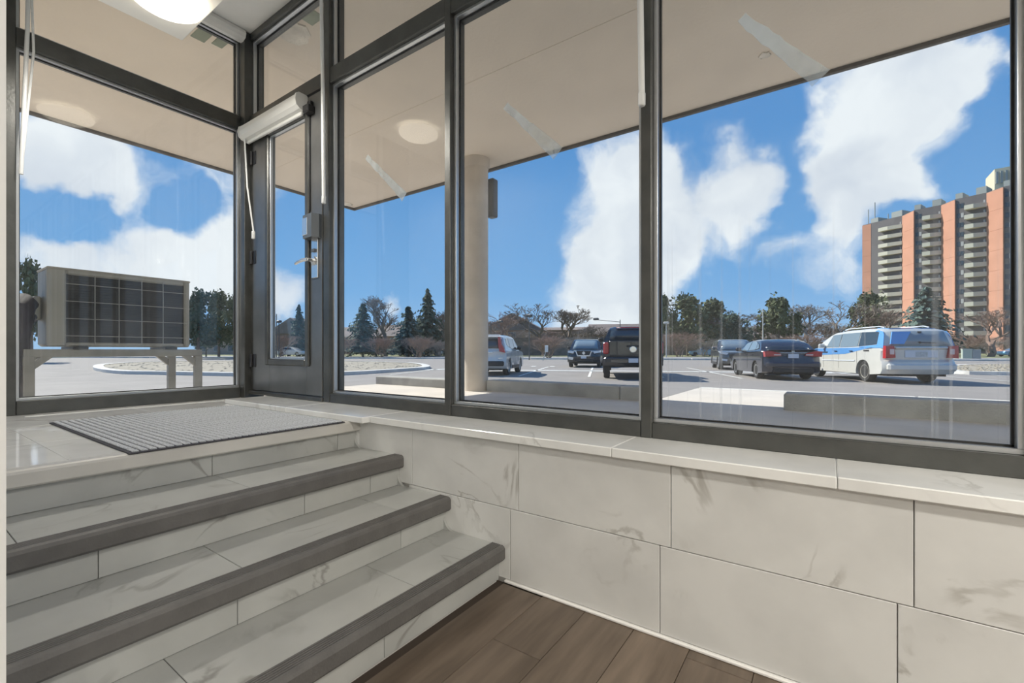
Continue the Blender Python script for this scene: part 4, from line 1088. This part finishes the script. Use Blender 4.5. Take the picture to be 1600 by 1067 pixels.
for k in range(4):
    s0, s1 = P2(*U[k][0]), P2(*U[k][1]); nx0 = P2(*U[k + 1][0])
    # the front of the unit runs from s1 to the next unit's far corner
    a = s1; b = nx0; d = (b - a); L = d.length; d = d / L; nrm = Vector((d.y, -d.x))
    if nrm.dot(-a) < 0: nrm = -nrm                    # faces the car park
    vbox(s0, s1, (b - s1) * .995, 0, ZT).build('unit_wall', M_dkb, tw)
    sd = (s1 - s0).normalized(); sn = Vector((sd.y, -sd.x))
    if sn.dot(Vector((-1, -.3))) < 0: sn = -sn
    zz = ZT - .2; kk = 0
    while zz > 0:                                     # brick wall is cast in tall panels
        z0 = max(0, zz - 5.5); vbox(s0, s1 + sd * .3, sn * .25, z0 + .02, zz - .02).build('brick_panel', M_salm, tw); zz = z0
    wl_ = L * .33
    for fl_ in range(NF):
        z0 = ZT - 1.2 - (fl_ + 1) * FH + .1
        if z0 < 0: continue
        # window strip
        p, q = a + d * (L * .07), a + d * (L * .17); r2, q2 = a + d * (L * .19), a + d * (L * .28)
        w_ = vbox(p, q, nrm * .06, z0 + .95, z0 + 2.25).build('window', M_pane, tw); vbox(r2, q2, nrm * .06, z0 + .95, z0 + 2.25).build('pane', M_panew if (fl_ * 7 + k) % 3 == 0 else M_pane, w_)
        # balcony: recess, floor slab, front panel, return panel, door
        p, q = a + d * (L * .36), a + d * (L * .99)
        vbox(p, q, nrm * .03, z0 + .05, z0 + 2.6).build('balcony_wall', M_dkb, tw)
        m1 = p + nrm * 1.7; n1_ = p + d * ((q - p).length * .45) + nrm * 1.7
        bl = MB().prism([(v.x, v.y) for v in (p, m1, n1_ , q + nrm * .35, q)], 'z', z0 - .12, z0 + .06).build('balcony', M_slab, tw)
        vbox(m1, n1_, nrm * .12, z0 - .12, z0 + 1.08).build('front_panel', M_slab, bl)
        vbox(n1_, q + nrm * .35, nrm * .12, z0 - .12, z0 + 1.08).build('side_panel', M_slab, bl)
        vbox(p + d * (L * .52), p + d * (L * .575), nrm * .06, z0 + .5, z0 + 2.0).build('balcony_window', M_panew, bl)
    for f0, f1, hh in ((.02, .25, 1.5), (.66, .97, 1.9)):
        vbox(a + d * (L * f0), a + d * (L * f1), -nrm * 5 + nrm * 0, ZT, ZT + hh).build('roof_block', M_roofb, tw)
pa = P2(1562, 128); M_pent = mat('penthouse', (.62, .56, .42), .8)
MB().prism([(pa.x - 1, pa.y), (pa.x + 9, pa.y - 1), (pa.x + 9, pa.y + 9), (pa.x - 1, pa.y + 9)], 'z', ZT + .0, ZT + 7.5).build('penthouse', M_pent, tw)
for k in range(9): MB().box((pa.x - .8 + k * .9, pa.y - .4 - .09 * k, ZT + 3.2), (pa.x - .35 + k * .9, pa.y + .1 - .09 * k, ZT + 6.6)).build('louvre', M_roofb, tw)
for u, hh in ((1352, 5.5), (1362, 8), (1383, 4)):
    p = P2(u, 158); MB().tube([(p.x + 1, p.y + 2, ZT - .2), (p.x + 1, p.y + 2, ZT + hh)], .16, 6).build('antenna', M_roofb, tw)

# ---- houses
M_brk = mat('house_brick', (.42, .27, .215), .9, var=.15, vscale=.6)
M_brk2 = mat('house_brick_pale', (.42, .31, .26), .9, var=.1, vscale=.6)
M_rf = mat('house_roof', (.25, .20, .175), .9, var=.15, vscale=.8)
M_fnc = mat('fence_wood', (.26, .205, .17), .9, var=.2, vscale=2)
PLOTS = []                                            # ground already taken
def house(u, d, w, dep, hw, hr, m, label, rot=24, gable=False):
    p = P2(u, d); t = thing('house', label, 'house', (p.x, p.y, -.2), math.radians(rot))
    MB().box((-w / 2, 0, 0), (w / 2, dep, hw)).build('wall', m, t)
    for q in (-.3, .3): PLOTS.append((p + Vector((math.cos(math.radians(rot)) * w * q - math.sin(math.radians(rot)) * dep / 2, math.sin(math.radians(rot)) * w * q + math.cos(math.radians(rot)) * dep / 2)), dep * .5))
    r = MB()
    if gable: r.prism([(-w / 2 - .5, hw - .1), (w / 2 + .5, hw - .1), (0, hw + hr)], 'y', -.4, dep + .4)
    else: r.prism([(-.5, hw - .1), (dep + .5, hw - .1), (dep / 2, hw + hr)], 'x', -w / 2 - .4, w / 2 + .4)
    rf = r.build('roof', M_rf, t)
    n = max(2, int(w / 3.2))
    for fz in ((.9, 3.6) if hw > 5 else (1.0,)):
        for k in range(n):
            x = -w / 2 + (k + .5) * w / n; f = MB().box((x - .75, -.06, fz), (x + .75, 0.02, fz + 1.3)).build('window', M_panew, t); MB().box((x - .65, -.09, fz + .1), (x + .65, -.05, fz + 1.2)).build('pane', M_pane, f)
    return t
house(533, 112, 11, 9, 4.6, 2.6, M_brk2, 'brown roofed house behind the first spruce left of the column')
house(625, 98, 13, 9, 4.4, 2.6, M_brk, 'low red brick house between the spruces left of the column')
house(712, 114, 13, 9, 4.6, 2.4, M_brk2, 'brown roofed house behind the tall spruce beside the column')
house(800, 92, 12, 10, 5.4, 3.4, M_brk, 'red brick gabled house behind the white compact SUV', gable=True)
house(885, 112, 14, 9, 6.4, .8, M_fnc, 'long dark brown house behind the bare trees')
house(962, 98, 11, 9, 4.8, 2.4, M_brk, 'red brick house behind the black SUV')
house(1050, 104, 14, 9, 4.2, 2.2, M_brk2, 'pale brick house behind the pines right of the pickup')
house(1185, 104, 16, 9, 4.2, 2.2, M_brk2, 'pale brick house behind the saloon car')
house(455, 94, 11, 9, 4.8, 3.2, M_fnc, 'dark gabled house seen through the door glass', gable=True)
house(350, 96, 14, 9, 3.6, 2.2, M_brk2, 'low pale house behind the pines beyond the cooling unit')
# fences along the back of the verge
def fence(u0, u1, d, h, label):
    a, b = P2(u0, d), P2(u1, d); t = thing('board_fence', label, 'fence', (0, 0, 0)); L = (b - a).length; n = int(L / 2.4); dd = (b - a) / n; nr = Vector((-dd.y, dd.x)).normalized() * .06
    for k in range(n):
        p, q = a + dd * k, a + dd * (k + .96); vbox(p, q, nr, -.1, h).build('fence_panel', M_fnc, t)
        vbox(q, a + dd * (k + 1), nr * 2, -.1, h + .15).build('post', M_fnc, t)
fence(765, 1030, 78, 3.2, 'dark board fence behind the black SUV')
fence(1032, 1345, 84, 2.6, 'brown board fence behind the saloon car')

# ---- trees
M_bark = mat('bark', (.20, .16, .13), .95, var=.25, vscale=4)
M_barkg = mat('bark_grey', (.27, .235, .21), .95, var=.2, vscale=4)
M_twigr = mat('twig_reddish', (.30, .205, .165), .95, var=.2, vscale=4)
M_spr = mat('spruce_needles', (.085, .125, .085), .9, var=.4, vscale=.9)
M_spb = mat('blue_spruce_needles', (.11, .165, .14), .9, var=.35, vscale=.9)
M_pin = mat('pine_needles', (.135, .155, .075), .9, var=.45, vscale=.8)
def spruce_mesh(seed, m):
    r = random.Random(seed); f = MB()
    z = .10
    while z < .985:
        R = .5 * (1 - z) ** .82 * (.9 + .2 * r.random()) * min(1, .55 + z * 3); nb = max(4, int(15 * (1 - z) + 4))
        for k in range(nb):
            t = 2 * PI * (k + r.random()) / nb; L = R * r.choice((.5, .7, .85, 1.0, 1.2)) * r.uniform(.85, 1.1); dr = r.uniform(.02, .06) * (1.2 - z)
            c_, s_ = math.cos(t), math.sin(t)
            for j in range(7):                        # sprays of needles along the branch
                q = (j + .5 + r.uniform(-.3, .3)) / 7; x, y, zz = L * q * c_, L * q * s_, z - dr * q * q * 2 + .02 * q
                w = .055 * (1.15 - q) * (1.1 - z * .6) + .008; h_ = .03
                a2 = t + r.uniform(-.9, .9); cc, ss = math.cos(a2), math.sin(a2)
                f.face([(x - ss * w, y + cc * w, zz - h_ * r.random()), (x + cc * w * 1.5, y + ss * w * 1.5, zz - h_ * r.random()), (x + ss * w, y - cc * w, zz + .006), (x - cc * w * .6, y - ss * w * .6, zz + h_)])
        z += .030 + .022 * r.random()
    return f.mesh('foliage', m)
def pine_mesh(seed, m):
    r = random.Random(seed); f = MB()
    blobs = []
    for k in range(24):
        z = r.uniform(.30, .96); R = .40 * math.sin(min(1, (1.05 - z) * 1.6) * PI / 2) * r.uniform(.3, 1.0); t = r.uniform(0, 2 * PI)
        blobs.append((R * math.cos(t), R * math.sin(t), z, r.uniform(.07, .14)))
    blobs += [(0, 0, z, .10) for z in (.55, .7, .85, .93)]
    for (x, y, z, b) in blobs:
        for _ in range(95):
            d = Vector((r.gauss(0, 1), r.gauss(0, 1), r.gauss(0, .6))).normalized() * b * r.uniform(.55, 1.05); p = Vector((x, y, z)) + d * Vector((1.25, 1.25, .62)).length / 1.5
            e1 = Vector((r.gauss(0, 1), r.gauss(0, 1), r.gauss(0, 1))).normalized() * .028; e2 = Vector((r.gauss(0, 1), r.gauss(0, 1), r.gauss(0, 1))).normalized() * .028
            f.face([p - e1, p + e2, p + e1, p - e2])
    return f.mesh('foliage', m)
def bare_mesh(seed, m, spread=.55, levels=8, low=.20, multi=1):
    r = random.Random(seed); f = MB()
    def grow(p, d, L, rad, lv):
        q = p + d * L; mid = p + d * (L * .5) + Vector((r.gauss(0, 1), r.gauss(0, 1), r.gauss(0, 1))) * L * .05
        f.tube([p, mid, q], [rad, rad * .85, rad * .68], 4 if lv < 3 else 3, cap=False)
        if lv >= levels: return
        n = 3 if lv in (1, 3) else 2 + (r.random() < .25)
        for k in range(n):
            ax = Vector((r.gauss(0, 1), r.gauss(0, 1), r.gauss(0, .4))).normalized()
            nd = (d + ax * spread * r.uniform(.6, 1.25) + Vector((0, 0, .20 if lv < 5 else .05))).normalized()
            grow(q if r.random() < .7 else p + d * L * r.uniform(.55, .95), nd, L * r.uniform(.62, .84), max(rad * .64, .0015), lv + 1)
    for k in range(multi):
        d = Vector((r.gauss(0, .25), r.gauss(0, .25), 1)).normalized() if multi > 1 else Vector((r.gauss(0, .05), r.gauss(0, .05), 1)).normalized()
        grow(Vector((r.gauss(0, .03) if multi > 1 else 0, r.gauss(0, .03) if multi > 1 else 0, 0)), d, low, .022 if multi == 1 else .009, 0)
    zs = max(v[2] for v in f.v); f.v = [(x / zs, y / zs, z / zs) for x, y, z in f.v]
    return f.mesh('branches', m)
trunk_me = MB().tube([(0, 0, 0), (0, 0, .5), (0, 0, .97)], [.020, .014, .003], 6).mesh('trunk', M_bark)
SPR = [spruce_mesh(k, M_spr if k != 2 else M_spb) for k in range(4)]; PIN = [pine_mesh(20 + k, M_pin if k != 1 else M_spr) for k in range(4)]
BAR = [bare_mesh(41 + k, (M_bark, M_barkg, M_twigr, M_bark)[k], (.55, .62, .5, .7)[k]) for k in range(4)]
BUSH = [bare_mesh(71 + k, (M_twigr, M_barkg)[k], .6, 6, .3, 9) for k in range(2)]
def wid(me):
    xs = sorted(v.co.x for v in me.vertices); n = len(xs); return (xs[int(n * .985)] - xs[int(n * .015)]) * 1.06
def tree(kind, i, u, top, wpx, d, label, group=None, z0=0.0, rz=None):
    if kind == 'spruce': wpx *= 1.15
    for _ in range(40):                               # step back until the crown has its own room
        p = P2(u, d); r_ = .46 * wpx / FPX * d
        if all((p - q).length > .9 * (r_ + s_) for q, s_ in PLOTS): break
        d += 1.5
    PLOTS.append((P2(u, d), .46 * wpx / FPX * d))
    p = P2(u, d); hgt = (CV - top) / FPX * d + EYE - z0; w = wpx / FPX * d
    me = {'spruce': SPR, 'pine': PIN, 'bare': BAR, 'bush': BUSH}[kind][i]
    nm = {'spruce': 'spruce_tree', 'pine': 'pine_tree', 'bare': 'bare_tree', 'bush': 'bare_bush'}[kind]
    rz = (u * 1.7) % 6.28 if rz is None else rz
    if kind in ('spruce', 'pine'):
        t = thing(nm, label, 'tree', (p.x, p.y, z0), rz, group); sx = w / wid(me)
        f = link('foliage', me, t); f.scale = (sx, sx, hgt); k = link('trunk', trunk_me, t); k.scale = (hgt, hgt, hgt)
    else:
        t = thing(nm, label, 'tree' if kind == 'bare' else 'bush', (p.x, p.y, z0 - .05), rz, group); f = link('branches', me, t); sx = w / wid(me); f.scale = (sx, sx, hgt)
    return t
tree('pine', 0, 48, 408, 46, 40, 'tall pine standing left of the cooling unit')
tree('pine', 1, 310, 455, 62, 58, 'dark pine next to the cooling unit on the far verge'); tree('pine', 3, 342, 457, 54, 62, 'middle pine of the clump beyond the cooling unit'); tree('pine', 2, 372, 470, 50, 60, 'shorter pine of the clump close to the door frame')
tree('pine', 1, 322, 500, 66, 57, 'low dark pine at the foot of the clump beyond the cooling unit')
tree('spruce', 3, 467, 476, 30, 72, 'slim spruce beside the gabled house behind the door glass'); tree('bush', 0, 440, 520, 50, 66, 'bare brown bush behind the door glass'); tree('bush', 1, 470, 522, 46, 68, 'bare grey bush behind the door glass')
tree('spruce', 0, 567, 473, 50, 66, 'full dark spruce nearest the door on the far verge'); tree('bare', 1, 603, 462, 66, 70, 'bare tree standing between two spruces left of the column'); tree('bare', 0, 586, 484, 46, 64, 'dark twisted bare tree beside the full spruce')
tree('spruce', 2, 638, 477, 46, 68, 'bluish spruce between the bare tree and the tallest spruce'); tree('spruce', 1, 668, 451, 44, 70, 'tallest spruce left of the column'); tree('bare', 3, 695, 480, 40, 72, 'thin bare tree beside the tallest spruce')
tree('bush', 1, 652, 522, 56, 64, 'bare bush below the tallest spruce'); tree('bush', 0, 546, 528, 30, 64, 'small bare bush at the foot of the full spruce')
tree('bare', 2, 792, 486, 74, 72, 'reddish bare tree in front of the gabled house'); tree('bare', 0, 850, 474, 84, 74, 'broad bare tree behind the lamp post'); tree('bare', 3, 885, 480, 60, 76, 'bare tree between the broad one and the black SUV')
tree('bush', 0, 858, 522, 62, 58, 'wide reddish bush in front of the board fence'); tree('bush', 1, 815, 512, 60, 70, 'grey bush beside the gabled house'); tree('bare', 1, 925, 508, 46, 88, 'small bare tree above the black SUV'); tree('bush', 1, 900, 522, 54, 66, 'grey bush left of the black SUV')
tree('pine', 2, 1036, 463, 42, 72, 'pine next to the mullion by the pickup'); tree('pine', 0, 1074, 462, 66, 70, 'olive green pine behind the grey crossover'); tree('pine', 3, 1112, 470, 68, 74, 'broad dark pine behind the grey crossover'); tree('pine', 1, 1142, 490, 56, 72, 'low dark pine behind the saloon roof')
tree('bush', 0, 1060, 516, 66, 64, 'reddish brown bush below the olive pine'); tree('bush', 1, 1100, 524, 60, 66, 'grey bush below the broad pine')
tree('bare', 3, 1176, 486, 78, 70, 'spreading bare tree behind the saloon car'); tree('pine', 2, 1217, 467, 62, 72, 'layered pine behind the saloon car'); tree('bare', 1, 1263, 472, 76, 72, 'tall bare tree beside the layered pine'); tree('bare', 0, 1306, 468, 80, 74, 'tall bare tree above the minivan bonnet'); tree('bush', 0, 1250, 520, 70, 66, 'reddish bush behind the saloon boot'); tree('bush', 1, 1195, 522, 70, 68, 'grey bush behind the saloon roof'); tree('bush', 1, 1320, 514, 60, 70, 'grey bush behind the minivan bonnet')
tree('pine', 0, 1357, 457, 48, 78, 'olive pine at the left corner of the apartment tower'); tree('bare', 2, 1390, 478, 70, 76, 'reddish bare tree in front of the apartment tower'); tree('spruce', 2, 1447, 446, 72, 66, 'big blue green spruce in front of the apartment tower'); tree('bush', 0, 1410, 512, 60, 66, 'reddish bush behind the minivan roof')
tree('bare', 2, 1547, 478, 92, 62, 'bare tree on the grass in front of the apartment tower'); tree('bush', 0, 1512, 520, 60, 70, 'reddish bush at the foot of the apartment tower')

# ---- lamp posts, sign, utility box
M_pole = mat('pole_metal', (.10, .10, .10), .5, metal=.3); M_polew = mat('pole_pale', (.55, .53, .50), .7)
def post(u, top, d, label, arm=0, m=M_pole, head=True):
    p = P2(u, d); h = (CV - top) / FPX * d + EYE; t = thing('lamp_post', label, 'lamp post', (p.x, p.y, -.05)); rr = .0009 * d
    MB().tube([(0, 0, 0), (0, 0, h)], [rr * 1.4, rr], 8).build('pole', m, t)
    if arm: MB().tube([(0, 0, h - .3), (-abs(arm) * .82 * (1 if arm > 0 else -1), -abs(arm) * .57 * (1 if arm > 0 else -1), h)], rr * .7, 6).build('arm', m, t)
    ax, ay = (-arm * .82, -arm * .57) if arm else (0, 0)
    if head: MB().cbox((ax - .35, ay - .22, h - .05), (ax + .35, ay + .22, h + .25), .08).build('lamp_head', m, t)
post(827, 494, 50, 'black lamp post standing before the broad bare tree'); post(969, 499, 60, 'street lamp with a long arm above the pickup', 3.2); post(432, 490, 60, 'lamp post seen through the door glass', 2.0)
post(436, 503, 56, 'short twin lamp post seen through the door glass'); post(1192, 482, 66, 'pale wooden utility pole behind the saloon car', 0, M_polew, False); post(1041, 505, 60, 'pale short lamp post next to the mullion by the pickup', 0, M_polew); post(767, 503, 66, 'lamp post half hidden by the column', -1.4)
p = P2(848, 44); sg = thing('leaning_sign', 'small white sign leaning on its post by the far kerb', 'sign', (p.x, p.y, -.02)); MB().tube([(0, 0, 0), (.28, .2, 1.0)], .04, 6).build('post', M_polew, sg); MB().cbox((.18, .10, .85), (.52, .16, 1.5), .01).build('sign_plate', M_line, sg)
p = P2(1513, 52); ub = thing('utility_box', 'pale green utility cabinet on the grass', 'utility box', (p.x, p.y, .0)); B('cabinet', (-.55, -.4, 0), (.25, .4, 1.15), mat('box_green', (.38, .44, .38), .6), ub, .03); B('cabinet', (.27, -.4, 0), (.95, .4, 1.1), mat('box_grey', (.27, .30, .31), .6), ub, .03); B('lid', (-.58, -.43, 1.12), (.28, .43, 1.18), M_polew, ub)

for k, u in enumerate(range(748, 1010, 26)): tree('bare', (1, 2, 3)[k % 3], u, 506 + (k * 7) % 12, 50, 84, 'bare brown tree in the row behind the board fence', 'bare trees behind the fence')
for k, u in enumerate(range(1030, 1345, 27)): tree('bare', (2, 1, 3)[k % 3], u, 500 + (k * 7) % 14, 54, 90, 'bare brown tree in the row behind the long brown fence', 'bare trees behind the long fence')
for k, u in enumerate(range(536, 700, 30)): tree('bush', k % 2, u, 524 + (k * 5) % 10, 44, 60, 'low bare bush in the row under the spruces', 'bushes under the spruces')
for k, u in enumerate(range(1395, 1600, 30)): tree('bush', k % 2, u, 522 + (k * 5) % 10, 46, 84, 'low bare bush at the foot of the apartment tower', 'bushes by the tower')
tree('spruce', 3, 655, 496, 40, 62, 'short dark spruce between the two spruces beside the column'); tree('pine', 1, 690, 505, 50, 70, 'low dark pine half hidden by the mullion beside the column')
